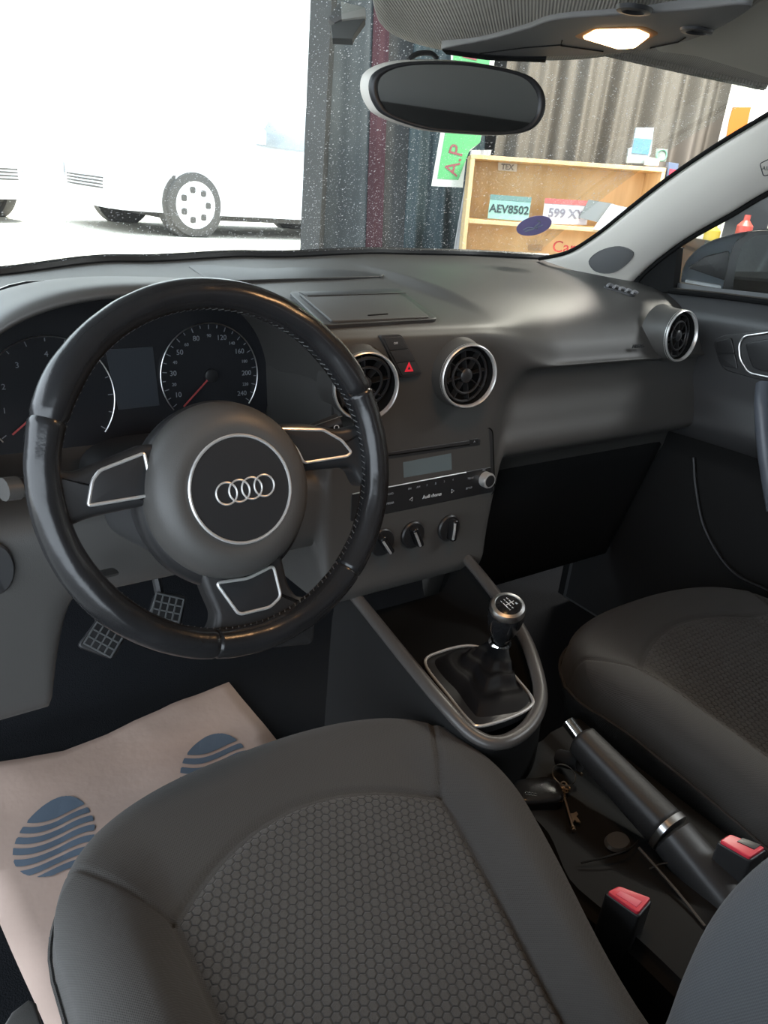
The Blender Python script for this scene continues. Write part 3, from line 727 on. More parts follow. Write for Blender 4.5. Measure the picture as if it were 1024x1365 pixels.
m = MB(offs(FG, 0, 0, -.072)); m.lathe([(.0125, -.004), (.0155, 0), (.0125, .004)], 32, cap0=False, cap1=False); m.build('collar_ring', CHROME, kn)
top = FG @ Vector((0, 0, -.074))
nb = len(bp_)
def gait(u, v):
    a = 2*PI*u
    i = (u*nb) % nb; i0 = int(i); b = bp_[i0].lerp(bp_[(i0+1) % nb], i-i0)
    cen = Vector((-.045, -.07, BZ)); b = cen+(b-cen)*.93; b.z = BZ-.002
    ang = math.atan2(b.y-cen.y, b.x-cen.x)
    t = top+Vector((math.cos(ang)*.012, math.sin(ang)*.012, 0))
    k = v**.8; p = b.lerp(t, k)
    fold = .10*math.sin(ang*5+v*3)*(1-v)*v*4*.5
    c = cen.lerp(top, k); p.x = c.x+(p.x-c.x)*(1-.24*math.sin(PI*k)+fold*1.6); p.y = c.y+(p.y-c.y)*(1-.24*math.sin(PI*k)+fold*1.6)
    p.z += .004*math.sin(v*22+math.cos(ang)*2)*(1-v)
    return p
m = MB(); m.grid(gait, 96, 30, cu=True); m.build('gaiter', mat('gaiter_leather', (.006, .006, .007), .55, spec=.15, bump=.2, bscale=200, bdist=.0008), gs, ang=180)
# ================================================================ handbrake
h0 = U(757, 962, 'x', .022); h0b = U(773, 984, 'x', .022); h1 = U(888, 1105, 'x', .022)
hb = thing('handbrake_lever', 'black handbrake lever with a bright release button at its tip', 'handbrake', h1)
d = (h1-h0b).normalized()
def bar(pa, pb, ra, rb, n=24, sq=.75, ups=(0, 0, 1)):
    dd = (pb-pa).normalized(); sd = dd.cross(Vector(ups)).normalized(); uu = sd.cross(dd)
    def f(u, v):
        th = 2*PI*u; c, s = math.cos(th), math.sin(th)
        e = min(v, 1-v); k = 1-.25*(1-min(1, e/.03))**2
        r = lerp(ra, rb, v)*k
        return pa.lerp(pb, v)+sd*(r*math.copysign(abs(c)**sq, c))+uu*(r*1.05*math.copysign(abs(s)**sq, s))
    m = MB(); m.grid(f, n, 40, cu=True); k = len(m.v)
    m.f += [tuple(range(n))[::-1], tuple(range(k-n, k))]; return m
bar(h0b, h1, .0185, .0225).build('grip', LEATHD, hb, ang=60)
m = MB(); m.tube([h0, h0b+d*.004], .0085, 24); bt = m.build('release_button', CHROME, hb)
bar(h1-d*.002, h1+d*.006, .0233, .0233).build('silver_collar', SILVER, hb)
bar(h1+d*.006, h1+d*.16+Vector((0, 0, -.02)), .0225, .027).build('lever_cover', DASH2, hb)
m = MB(); m.tube([h0b+d*.01+Vector((0, 0, -.03)), h0b+Vector((-.004, .02, -.045))], .011, 10); m.build('lever_stub', HARD, hb)
# ================================================================ keys on the tray
tz = lambda p, z: Vector((p.x, p.y, z))
kf = thing('key_fob', 'black car key fob with four rings beside the driver seat', 'key fob', U(715, 1062, 'z', .268))
cfob = U(716, 1056, 'z', .275); F = frame(cfob, (.9, -.42, .05), (.42, .9, 0))
m = MB(F); m.prism(rrect(.062, .040, .017), -.010, .006, bev=.005, dome=.002); m.build('fob_body', LEATHER, kf)
c = U(708, 1058, 'z', .2885); F2 = frame(c, (.75, -.66, 0), (.66, .75, 0)); m = MB(F2)
for i in range(4): m.tube([(i*.0033-.005+.0021*math.cos(t), .0021*math.sin(t), 0) for t in [2*PI*k/20 for k in range(20)]], .0003, 5, closed=True)
m.build('four_rings_badge', CHROME, kf)
BR = mat('aged_brass', (.50, .38, .27), .4, metal=1)
kr = thing('key_ring', 'thin steel split ring by the handbrake holding a bronze key', 'key ring', U(752, 1032, 'z', .268))
c = U(752, 1033, 'z', .280); F = frame(c, (1, 0, .1), (0, 1, .25)); m = MB(F)
m.tube([(.0145*math.cos(t)+0, .0145*math.sin(t), .0008*math.sin(t*1.5)) for t in [4*PI*k/90 for k in range(90)]], .0006, 6); m.build('ring', mat('dull_steel', (.45, .42, .38), .3, metal=1), kr)
m = MB()
for (x, y), r in (((752, 1046), .0042), ((756, 1050), .0038), ((750, 1052), .0035)): 
    c = U(x, y, 'z', .274); m.tube([c+Vector((r*math.cos(t), r*math.sin(t), .001*math.sin(2*t))) for t in [2*PI*k/20 for k in range(20)]], .0009, 6, closed=True)
m.tube([U(767, 1026, 'z', .274), U(776, 1033, 'z', .276)], .0022, 6); m.build('links', BR, kr)
ok = thing('ornate_key', 'bronze antique-style key lying on the dark tray', 'key', U(760, 1080, 'z', .265))
ka, kb = U(751, 1058, 'z', .270), U(765, 1106, 'z', .270); m = MB(); m.tube([ka, kb], .0017, 8); 
dk = (kb-ka).normalized(); sd = Vector((0, 0, 1)).cross(dk); sd = sd if sd.dot(rt) > 0 else -sd
for t in (.02, .08, .93, 1.0): m.tube([ka.lerp(kb, t), ka.lerp(kb, t)+dk*.0016], .0028, 8)
m.build('shaft', BR, ok)
FKy = frame(ka.lerp(kb, .58), sd, -dk); L_ = (kb-ka).length
q = [(0, .0), (.005, .001), (.0095, .004), (.0105, 0), (.0075, -.003), (.0095, -.008), (.0105, -.0125), (.006, -.0115), (.0045, -.0085), (.002, -.012), (0, -.012)]
m = MB(FKy); m.prism(q, -.0009, .0009); m.build('bit', BR, ok)
m = MB(); c = ka-dk*.004; 
for s in (-1, 0, 1):
    cc = c-dk*(.003 if s == 0 else 0)+sd*(s*.0035); m.tube([cc+Vector((.0028*math.cos(t), .0028*math.sin(t), .0012*abs(s))) for t in [2*PI*k/18 for k in range(18)]], .0009, 6, closed=True)
m.build('bow', BR, ok)
# ================================================================ seats
def seatsurf(cx, hw, y0, zf, tap=0, iw=.15, yd=.125):
    def wf(x, y): return 1-(tap*sm(y0-.16, y0-.50, y) if x > cx else 0)
    def surf(x, y):
        x = cx+(x-cx)/wf(x, y); s = (x-cx)/hw; a = min(.9999, abs(s))
        yf = y0-.165*(1-math.sqrt(max(0, 1-a**2.6)))
        t = (yf-y)/.5; tt = (y0-y)/.5
        z = zf-.028*sm(.05, .6, tt)-.022*sm(.55, 1.1, tt)
        bol = sm(.56, .80, a)*sm(.12, .5, tt)
        z += .034*bol-.012*(1-sm(.0, .16, tt))
        z -= .010*(1-a*a)*0
        e = min((1-a)*hw*1.0, max(0, yf-y)); R_ = .045
        if e < R_: z -= R_*(1-math.sqrt(max(0, 1-((R_-e)/R_)**2)))*.85
        # sewn grooves
        for side in (-1, 1):
            A_ = Vector((cx+side*iw, y0-yd-.06)); B_ = Vector((cx+side*(iw+.062), y0-yd+.037))
            for (p, q_) in ((A_, B_), (A_, Vector((cx+side*(iw-.01), y0-.55)))):
                v = q_-p; w = Vector((x, y))-p; k = max(0, min(1, w.dot(v)/v.length_squared)); dd = (w-v*k).length
                z -= .0035*math.exp(-(dd/.0028)**2)
        yi = y0-yd-.060*((x-cx)/iw)**2
        if abs(x-cx) < iw+.003: z -= .0035*math.exp(-((y-yi)/.0028)**2)
        return z
    def yfront(s): return y0-.165*(1-math.sqrt(max(0, 1-min(.9999, abs(s))**2.6)))
    return surf, yfront
def seat(cx, y0, name, lab, hw=.24, zf=.34, tap=0, iw=.15, yd=.125):
    t = thing(name, lab, 'car seat', (cx, y0-.3, 0)); surf, yf = seatsurf(cx, hw, y0, zf, tap, iw, yd)
    wfx = lambda x, y: cx+(x-cx)*(1-(tap*sm(y0-.16, y0-.50, y) if x > cx else 0))
    LB = .60
    def top(u, v):
        s = math.sin((u-.5)*PI); s = lerp(2*u-1, s, .6); x = cx+s*hw; yy = yf(s); y = lerp(yy, y0-LB, v**1.15); x = wfx(x, y)
        return (x, y, surf(x, y))
    m = MB(); m.grid(top, 170, 170)
    n = 171; per = [m.v[i] for i in range(n)]
    lf = [m.v[j*n] for j in range(n)][::-1]; rg = [m.v[j*n+n-1] for j in range(n)]
    loop = lf[:-1]+per+rg[1:]
    cc = Vector((cx, y0-.35, 0))
    def skirt(u, v):
        p = loop[int(round(u*(len(loop)-1)))]; dr = Vector((p.x-cc.x, p.y-cc.y, 0)); dr.normalize()
        o = .008*math.sin(PI*min(1, v*3))*(1 if v < .34 else 0)-.03*v
        if v < .02: o = 0
        return p+dr*o+Vector((0, 0, -.20*v))
    m.grid(skirt, len(loop)-1, 12)
    m.build('cushion', FABRIC, t, ang=180)
    m = MB(); m.tube([p+Vector((p.x-cc.x, p.y-cc.y, 0)).normalized()*.006+Vector((0, 0, -.022)) for p in loop[::2]], .0022, 6); m.build('piping', FABRIC, t)
    def ins(u, v):
        a = 2*u-1; x = cx+a*(iw-.0015-.008*v); yi = y0-yd-.003-.060*a*a; y = lerp(yi, y0-LB, v)
        e = min((1-abs(a))*iw, (yi-y)); x = wfx(x, y); return (x, y, surf(x, y)+.0045*sm(-.0005, .012, e)-.0012)
    m = MB(); m.grid(ins, 90, 130); m.build('honeycomb_insert', HEXF, t, ang=180)
    m = MB(); m.box(cx-.20, cx+.20, y0-.55, y0-.10, .0, .15); m.build('seat_base', BLACK, t)
    return t, surf
drv, ds = seat(-.345, -.002, 'driver_seat', 'dark fabric driver seat with honeycomb insert, in the foreground', tap=.36)
pas, ps = seat(.37, .020, 'passenger_seat', 'dark fabric passenger seat with honeycomb insert, beyond the handbrake', zf=.335, iw=.178, yd=.108)
def backrest(cx, par, y0=-.51):
    def f(u, v):
        th = 2*PI*u; z = lerp(.26, .98, v); lean = (z-.3)*.295
        w = interp([.26, .34, .6, .82, .98], [.20, .225, .238, .22, .13], z)
        c, s = math.cos(th), math.sin(th)
        X_ = w*math.copysign(abs(c)**.888, c); Y_ = .065*math.copysign(abs(s)**.8, s)
        if s < 0: Y_ -= .104*sm(.4, .75, abs(X_)/w)*math.exp(-((z-.5)/.258)**2)
        # hollow middle, raised side bolsters towards the front
        return (cx+X_, y0-.07-lean-Y_, z)
    m = MB(); m.grid(f, 120, 60, cu=True); n = 120; k = len(m.v); m.f += [tuple(range(k-n, k))]
    return m.build('backrest', FABB, par, ang=180)
FABB = weavemat('daylit_seat_fabric', (.075, .082, .09), 2200, .0004)  # cool daylight from the open door is put into the fabric colour
backrest(-.345, drv, -.51); backrest(.37, pas, -.53)
for cx, par in ((-.345, drv), (.37, pas)):
    m = MB(); 
    m.grid(lambda u, v: (lambda th, ph: (cx+.125*math.copysign(abs(math.cos(th)*math.cos(ph))**.7, math.cos(th)), -.73+.05*math.sin(th)*math.cos(ph), 1.045+.06*math.sin(ph)))(2*PI*u, (v-.5)*PI), 40, 20)
    if cx > 0: m.build('headrest', FABB, par, ang=180)
# seat lever bottom left
a = U(12, 1352, 'z', .19); b = U(46, 1338, 'z', .20)
m = MB(); q = [U(0, 1372, 'z', .20), U(15, 1347, 'z', .20), U(38, 1330, 'z', .20), U(48, 1334, 'z', .20), U(58, 1372, 'z', .20)]
m.prism([(p.x, p.y) for p in q], .17, .20, bev=.005); m.build('seat_lever', DASH, drv)
# buckles
def buckle(pts, z, lab, top_dir):
    q = [U(*p, 'z', z) for p in pts]; c = sum(q, Vector())/4
    t = thing('seat_belt_buckle', lab, 'seat belt buckle', (c.x, c.y, z-.12), 'red seat belt buckles')
    xa = (q[1]-q[0]).normalized(); F = frame(c, (xa.x, xa.y, xa.z), (-xa.y, xa.x, 0))
    l = [onp(*p, F) for p in pts]; w = [(a*1.06, b*1.10) for a, b in l]
    m = MB(F); m.prism(rpoly(w, .004), -.11, -.001, bev=.002); m.build('housing', HARD, t)
    m = MB(F); m.prism(rpoly([(a*.95, b*.95) for a, b in l], .003), -.004, .0025, bev=.0012); rb = m.build('press_button', RED, t)
    m = MB(F)
    return t, F, l, rb
t, F, l, rb = buckle([(808, 1190), (824, 1182), (869, 1199), (851, 1220)], .315, 'red-topped belt buckle between driver seat and console, nearest the viewer', 0)
def quadmix(l, u, v): return tuple(lerp(lerp(l[0][i], l[3][i], u), lerp(l[1][i], l[2][i], u), v) for i in (0, 1))
m = MB(F); m.prism([quadmix(l, .22, .18), quadmix(l, .22, .58), quadmix(l, .86, .58), quadmix(l, .86, .18)], .002, .0032, bev=.0008); m.build('button_recess', mat('pale_red_plastic', (.8, .12, .17), .4), rb)
t, F, l, rb = buckle([(958, 1122), (972, 1113), (1021, 1132), (1000, 1146)], .325, 'red-topped belt buckle beside the passenger seat at right', 0)
m = MB(F); m.prism([quadmix(l, .35, .55), quadmix(l, .35, 1.02), quadmix(l, .85, 1.02), quadmix(l, .85, .55)], .0015, .0032, bev=.0006); m.build('slot', HARD, rb)
# ================================================================ windscreen, pillar, roof
def ws_top(x): return Vector((x, .245-.27*x*x, 1.125-.01*(abs(x)/.7)**2))
def wsf(u, v):
    x = lerp(-.80, .66, u); b = Vector((x, rear(x)+.012, rearz(x)-.004)); t = ws_top(x); t.x *= lerp(1, .90, 1)
    p = b.lerp(t, v); nrm = Vector((0, .45, .9)); p += nrm*(.018*math.sin(PI*v)); return p
m = MB(); m.grid(wsf, 50, 24); w1 = struct(m.build('window_1', glassmat('windscreen_glass', (.86, .90, .88), .006, .55), ang=180))
m = MB()
up_e = [U(719, 345, 'x', .655), U(757, 336, 'x', .652), U(795, 313, 'x', .648), U(839, 278, 'x', .640), U(890, 238, 'x', .632), U(953, 195, 'x', .622), U(1024, 152, 'x', .610), U(1110, 100, 'x', .60), U(1230, 30, 'x', .585)]
lo_e = [U(846, 380, 'x', .71), U(858, 366, 'x', .71), U(877, 349, 'x', .708), U(902, 330, 'x', .705), U(930, 312, 'x', .70), U(975, 287, 'x', .694), U(1024, 258, 'x', .688), U(1130, 205, 'x', .67), U(1260, 140, 'x', .65)]
ue, le = cr(up_e, 5), cr(lo_e, 5); n = len(ue)-1
def pil(u, v):
    i = int(round(u*n)); p = ue[i].lerp(le[i], v); out = Vector((-.75, -.6, -.1)).normalized()
    return p+out*(.022*math.sin(PI*v)**.8)-out*.02*(1 if v in (0, 1) else 0)
m.grid(pil, n, 16); phit = hitter(m); tr_ = struct(m.build('trim_1', GREYP, ang=180))
m = MB(); m.tube(ue, .004, 8); m.build('glass_seal', BLACK, tr_)
m = MB(); m.tube(le, .005, 8); m.build('door_seal', BLACK, tr_)
# speaker grille on pillar foot
c = ue[4].lerp(le[4], .5)
gq = [(785, 348), (800, 334), (826, 328), (845, 336), (838, 350), (818, 363), (795, 362)]
pc_ = pil(6/n, .42); nrm = Vector((-.75, -.62, .15)).normalized()
F = frame(U(815, 346, 'x', pc_.x-.004), Vector((.62, -.75, 0)), (0, 0, 1))
zz = F.col[2].xyz
_, rim_ = decal(phit, gq, 'tweeter_grille', mat('speaker_grille_grey', (.13, .13, .13), .6, bump=.6, bscale=1500, bdist=.001), tr_)
m = MB(); m.tube(rim_, .0009, 6, closed=True); m.build('grille_rim', GREYD, tr_)
# airbag tag at the right edge
F = frame(U(1026, 225, 'x', .63), (.64, -.76, 0.05), (.1, .1, 1)); m = MB(F); l = rpoly([onp(*p, F) for p in ((1013, 218), (1045, 203), (1045, 228), (1018, 235))], .004)
m.tube([(a, b, .0) for a, b in l], .0008, 6, closed=True); tg = m.build('airbag_tag', HARD, tr_); text('AIRBAG', .009, offs(F, .004, 0, .001), HARD, tr_, 'airbag_lettering')
# headliner
def hl(u, v):
    x = lerp(-.62, .60, u); k = abs(x)/.7
    y0_ = .238-.27*x*x; y = lerp(y0_, -1.75, v)
    z = 1.130+.035*sm(0, .25, v)-.012*k*k-.02*sm(.85, 1, k)
    return (x, y, z)
m = MB(); m.grid(hl, 40, 40); cei = struct(m.build('ceiling', HEADL, ang=180))
# front windshield header lip
m = MB(); m.tube([Vector(hl(i/40, 0)) for i in range(41)], .008, 8); m.build('header_lip', HEADL, cei)
# passenger sun visor against the headliner
vis = thing('sun_visor', 'beige grey sun visor above the passenger side of the windscreen', 'sun visor', (.4, .1, 1.08))
vq = [U(868, 72, 'z', 1.075), U(925, 76, 'z', 1.075), U(1030, 108, 'z', 1.07), U(1180, 150, 'z', 1.07), U(1300, 0, 'z', 1.10), U(1000, -40, 'z', 1.10), U(915, 40, 'z', 1.085)]
F = frame(vq[0], vq[2]-vq[0], vq[6]-vq[0])
if F.col[2].z > 0: F = frame(vq[0], vq[6]-vq[0], vq[2]-vq[0])
l = [onp(*p, F) for p in ((868, 70), (925, 76), (1030, 108), (1150, 150), (1250, 40), (1040, -30), (925, 40))]
m = MB(F); m.prism(rpoly(l, .012), -.014, .0, bev=.006); m.build('visor_board', mat('visor_vinyl', (.45, .42, .35), .6, bump=.3, bscale=700), vis)
# overhead console
OZ = 1.085
oh = thing('overhead_console', 'woven grey overhead console with a lit reading lamp', 'overhead console', (0, .1, 1.1))
op = [(494, -30), (495, 14), (512, 42), (560, 62), (640, 76), (740, 82), (830, 74), (900, 60), (960, 36), (1024, 2), (1060, -40), (800, -160), (560, -120)]
oc = [U(*p, 'z', OZ) for p in op]; occ = cr(oc, 6, closed=True); cen = sum(occ, Vector())/len(occ)
def ohf(u, v):
    i = int(round(u*len(occ))) % len(occ); p = occ[i]
    if v < .35:
        t = v/.35; a = t*PI/2; q = cen.lerp(p, lerp(1.015, 1.0, t)-.03*(1-math.cos(a))); q.z = OZ+.055*(1-math.sin(a))-.0; return q
    t = (v-.35)/.65; q = cen.lerp(p, .97*(1-t)); q.z = OZ-.008*sm(0, .6, t); return q
m = MB(); m.grid(ohf, len(occ), 20, cu=True); m.build('woven_cover', HEADL, oh, ang=180)
def zp(px, py, dz=0): return U(px, py, 'z', OZ-.010-dz)
pz = OZ-.0105
pn = [(588, 64), (650, 50), (700, 36), (745, 22), (860, 14), (930, 8), (985, 2), (1000, 10), (940, 44), (880, 60), (800, 70), (700, 73), (640, 70)]
Fo = frame((0, .1, pz), (1, 0, 0), (0, -1, 0))
l = [(q.x, q.y) for q in cr([(*onp(*p, Fo), 0) for p in pn], 5, closed=True)]
m = MB(Fo); m.prism(l, -.015, .002, bev=.002); pnl = m.build('lamp_panel', GREYD, oh)
ll = [onp(*p, Fo) for p in ((777, 45), (795, 35), (850, 34), (868, 42), (848, 58), (826, 60))]
m = MB(Fo); m.prism(rpoly(ll, .006), 0, .004, bev=.001); lamp = m.build('lamp_lens', mat('lit_lamp', (1, .8, .5), .4, emit=(1, .62, .28), es=14), pnl)
l2 = [((a-sum(q[0] for q in ll)/6)*1.14+sum(q[0] for q in ll)/6, (b-sum(q[1] for q in ll)/6)*1.3+sum(q[1] for q in ll)/6) for a, b in ll]
m = MB(Fo); m.prism(rpoly(l2, .008), 0, .0025, bev=.001); m.build('lamp_surround', mat('amber_surround', (.35, .15, .04), .5), pnl)
m = MB(offs(Fo, 0, 0, .0025)); 
for pts in (((750, 50), (748, 57), (805, 65)), ((640, 68), (700, 60), (750, 56)), ((868, 60), (905, 52), (915, 46))): m = MB(offs(Fo, 0, 0, .0025)); m.tube([(*onp(*p, Fo), 0) for p in pts], .0006, 5); m.build('panel_joint', BLACK, pnl)
for p in ((846, 8), (930, 36)):
    m = MB(offs(Fo, *onp(*p, Fo), .001)); m.lathe([(.013, 0), (.012, .003), (.008, .0035), (.006, .001), (.001, .001)], 30, sx=1.3); m.build('microphone_dimple', HARD, pnl)
m = MB(Fo); q = [onp(*p, Fo) for p in ((590, 63), (650, 70), (728, 75), (728, 79), (650, 76), (595, 68))]; m.prism(q, -.012, .0035, bev=.001); m.build('front_vent_slot', BLACK, oh)
# mirror
def wsp0(px, py, off=0):
    d = ray(px, py).normalized(); q = min((Vector(wsf(i/50, j/24)) for i in range(51) for j in range(25)), key=lambda q: (q-CP).cross(d).length)
    return q
mc = U(609, 131, 'y', .165); mn = ((CP-mc).normalized()*.62+Vector((.22, -.95, -.0)).normalized()*.38+Vector((0, 0, .0))).normalized()
mxv = (Vector((1, 0, 0))-mn*mn.x).normalized()
FM = frame(mc, mxv, mn.cross(mxv))
rm = thing('rear_view_mirror', 'oval rear-view mirror with a black rim hanging from the windscreen', 'mirror', mc)
op = [(492, 115), (500, 96), (530, 84), (580, 81), (640, 85), (700, 98), (722, 116), (728, 138), (722, 160), (704, 175), (670, 180), (620, 178), (565, 172), (515, 155), (498, 138)]
l = [(q.x, q.y) for q in cr([(*onp(*p, FM), 0) for p in op], 5, closed=True)]
cx_ = sum(a for a, b in l)/len(l); cy_ = sum(b for a, b in l)/len(l)
def sc2(k, dx=0): return [((a-cx_)*k+cx_+dx, (b-cy_)*k+cy_) for a, b in l]
m = MB(FM); 
loops = [(sc2(.35, -.004), -.040), (sc2(.80, -.005), -.036), (sc2(.98, -.006), -.024), (sc2(1.035, -.004), -.012), (sc2(1.0), -.003)]
vs = [(a, b, z) for L_, z in loops for a, b in L_]; k = len(l)
m.add(vs, [(j*k+i, j*k+(i+1) % k, (j+1)*k+(i+1) % k, (j+1)*k+i) for j in range(4) for i in range(k)]+[tuple(range(k))])
m.build('back_shell', GREYP, rm, ang=180)
m = MB(FM); loops = [(sc2(1.0), -.006), (sc2(.995), .0), (sc2(.96), .0025), (sc2(.915), .0015), (sc2(.90), -.002)]
vs = [(a, b, z) for L_, z in loops for a, b in L_]
m.add(vs, [(j*k+i, j*k+(i+1) % k, (j+1)*k+(i+1) % k, (j+1)*k+i) for j in range(4) for i in range(k)]); m.build('bezel', HARD, rm, ang=180)
m = MB(FM); m.prism(sc2(.905), -.004, -.0005); m.build('mirror_glass', mat('mirror_glass', (.42, .44, .44), .02, metal=1), rm)
ma = U(566, 76, 'y', .185); m = MB(); m.tube([mc-mn*.03, wsp0(600, 120)], .010, 12); m.build('stalk', GREYP, rm)
m = MB(); m.tube(cr([U(545, 80, 'y', .195), U(556, 72, 'y', .195), U(574, 71, 'y', .195), U(583, 78, 'y', .195)]), .003, 8); m.build('mount_cover', HARD, rm)
# toll tag holder stuck on the screen
def wsp(px, py, off=0):
    "where the sight line meets the windscreen"
    d = ray(px, py).normalized(); best = None
    for i in range(51):
        for j in range(25):
            q = Vector(wsf(i/50, j/24)); e = (q-CP).cross(d).length
            if best is None or e < best[0]: best = (e, q)
    q = best[1]; t = (q-CP).dot(d); return CP+d*(t-off)
tc_ = wsp(463, 30, .012); tt = thing('toll_tag_holder', 'small grey bracket stuck to the upper windscreen left of the mirror', 'bracket', tc_)
F = frame(tc_, GR, -up*-1); F = frame(tc_, rt, up)
def tq(*p): return [onp(x, y, F) for x, y in p]
m = MB(F); m.prism(tq((455, 6), (487, 14), (488, 26), (456, 30)), -.001, .006, bev=.001); m.build('upper_face', mat('bracket_lit_grey', (.32, .31, .28), .5), tt)  # upper face lighter, lower face darker: shading put into the greys
m = MB(F); m.prism(tq((437, 27), (452, 7), (458, 8), (459, 27), (446, 33)), -.006, .004, bev=.0008); m.build('side_face', GREYD, tt)
m = MB(F); m.prism(tq((441, 35), (460, 27), (487, 26), (472, 47), (470, 53), (443, 52)), -.010, .002, bev=.0008); m.build('lower_face', mat('bracket_shaded_grey', (.09, .09, .085), .5), tt)
# stickers on the glass
sc_ = wsp(712, 301); 
e1 = wsp(734, 298)-wsp(690, 305); e1.normalize(); e2 = wsp(712, 289)-wsp(712, 313)
F = frame(wsp(712, 301, .004), e1, e2)
ew = (onp(735, 297, F)[0]-onp(688, 305, F)[0])/2; eh = abs(onp(712, 289, F)[1]-onp(712, 314, F)[1])/2
m = MB(F); m.lathe([(1, 0), (1, .0006), (.001, .0006)], 48, sx=ew, sy=eh, cap1=False); st = m.build('windscreen_sticker', mat('violet_sticker', (.36, .31, .62), .5)); tag(st, 'oval violet sticker low on the windscreen in front of the shelf', 'sticker')
m = MB(offs(F, 0, 0, .0008)); m.tube(cr([(ew*.15, eh*.55, 0), (ew*.3, eh*.3, 0), (ew*.05, -.1*eh, 0), (ew*.2, -.3*eh, 0)]), eh*.07, 5); m.tube(cr([(-ew*.6, -eh*.2, 0), (-ew*.3, -eh*.05, 0), (0, -eh*.3, 0), (-ew*.5, -eh*.4, 0), (ew*.5, -eh*.05, 0)]), eh*.06, 5); m.build('sticker_scrawl', mat('scrawl_grey', (.3, .32, .42), .6), st)
# ================================================================ passenger door
def doorf(u, v):
    y = lerp(.40, -.75, u); z = lerp(.80, .03, v)
    x = .715-.028*sm(.80, .74, z)-.02*sm(.62, .55, z)+.045*sm(.56, .47, z)
    x += .0
    zt = z
    if v < .04: zt = z
    return (x, y, zt+(.012*(1-v))*sm(.3, .0, y))
m = MB(); m.grid(doorf, 70, 90); dr = struct(m.build('door_1', DASH2, ang=180))
m = MB(); m.grid(lambda u, v: (lambda p: (p[0]-.004, p[1], p[2]))(doorf(lerp(.01, .99, u), lerp(.36, .99, v))), 60, 60); m.build('lower_shade_sheet', CONS, dr, ang=180)  # darker sheet over the lower door stands for the shade there
m = MB(); m.box(.715, .80, -.75, .42, .03, .795); m.build('door_shell', BLACK, dr)
FD = frame((.686, .1, .69), (0, -1, 0), (0, 0, 1))
D = lambda *p: [onp(x, y, FD) for x, y in p]
m = MB(FD); m.prism(rpoly(D((950, 453), (968, 446), (1060, 436), (1075, 520), (1000, 503), (963, 492)), [.012, .008, .01, .01, .01, .015]), -.01, .0025, bev=.002); pn_ = m.build('handle_panel', DASH2, dr)
m = MB(FD); m.prism(rpoly(D((957, 455), (977, 450), (982, 471), (957, 471)), .004), 0, .006, bev=.0015); m.build('lock_switch', HARD, pn_)
m = MB(FD); m.prism(rpoly(D((957, 472), (982, 472), (986, 492), (964, 487)), .004), 0, .006, bev=.0015); m.build('lock_switch', HARD, pn_)
oq = rpoly(D((987, 458), (994, 448), (1050, 440), (1062, 510), (1000, 497), (988, 478)), .010)
m = MB(FD); m.tube([(a, b, .004) for a, b in oq], .0022, 8, closed=True); m.build('silver_ring', SILVER, pn_)
m = MB(FD); m.prism(rpoly(D((995, 457), (1040, 449), (1045, 500), (1006, 491)), .010), 0, .007, bev=.002); m.build('door_handle', HARD, pn_)
m = MB(); m.tube(cr([U(1018, 512, 'x', .675), U(1016, 545, 'x', .655), U(1020, 600, 'x', .65), U(1032, 680, 'x', .655)]), .013, 12); m.build('grab_handle', mat('grab_handle_grey', (.10, .11, .13), .35), dr)
m = MB(); m.tube(cr([U(925, 610, 'x', .70), U(928, 650, 'x', .70), U(940, 705, 'x', .70), U(975, 760, 'x', .69), U(1030, 790, 'x', .68)]), .003, 6); m.build('pocket_edge', HARD, dr)
# black sail triangle and lower frame of the side window
m = MB(); sq = [U(840, 386, 'x', .712), U(877, 350, 'x', .708), U(903, 330, 'x', .706), U(897, 386, 'x', .70), U(880, 392, 'x', .70)]
m.add([v for v in sq]+[v+Vector((.02, .0, 0)) for v in sq], [(0, 1, 2, 3, 4), (9, 8, 7, 6, 5)]+[(i, (i+1) % 5, (i+1) % 5+5, i+5) for i in range(5)]); m.build('mirror_sail', BLACK, dr)
m = MB(); m.tube([U(893, 387, 'x', .702), U(960, 394, 'x', .702), U(1030, 403, 'x', .702), U(1130, 420, 'x', .702)], .006, 8); m.build('window_seal', BLACK, dr)
m = MB(); yy = U(900, 330, 'x', .73)
m.add([(.728, .42, .78), (.728, -.8, .79), (.665, -.8, 1.08), (.68, .12, 1.06)], [(0, 1, 2, 3)]); struct(m.build('window_2', glassmat('side_glass', (.9, .93, .92), .003)))
# outside door mirror
dm = thing('door_mirror', 'glossy outside door mirror with a cover toned for its reflection and black frame beyond the side window', 'door mirror', (.92, .12, .86))
PAINT = mat('reflection_toned_paint', (.60, .66, .72), .12, coat=1)  # pale tone stands in for the bright reflection on the cover
ctr = U(965, 350, 'x', .90)
FDM = frame(U(968, 350, 'x', .93), (.55, -.83, 0), (0, 0, 1)); E_ = lambda *p: [onp(x, y, FDM) for x, y in p]
oq = E_((912, 390), (908, 372), (914, 350), (930, 332), (950, 320), (978, 312), (1000, 308), (1030, 306), (1040, 330), (1040, 400), (960, 394))
l = [(q.x, q.y) for q in cr([(a, b, 0) for a, b in oq], 4, closed=True)]
cxm = sum(a for a, b in l)/len(l); cym = sum(b for a, b in l)/len(l)
m = MB(FDM); loops = [(1.0, -.0), (.99, -.02), (.9, -.05), (.7, -.075), (.3, -.09)]
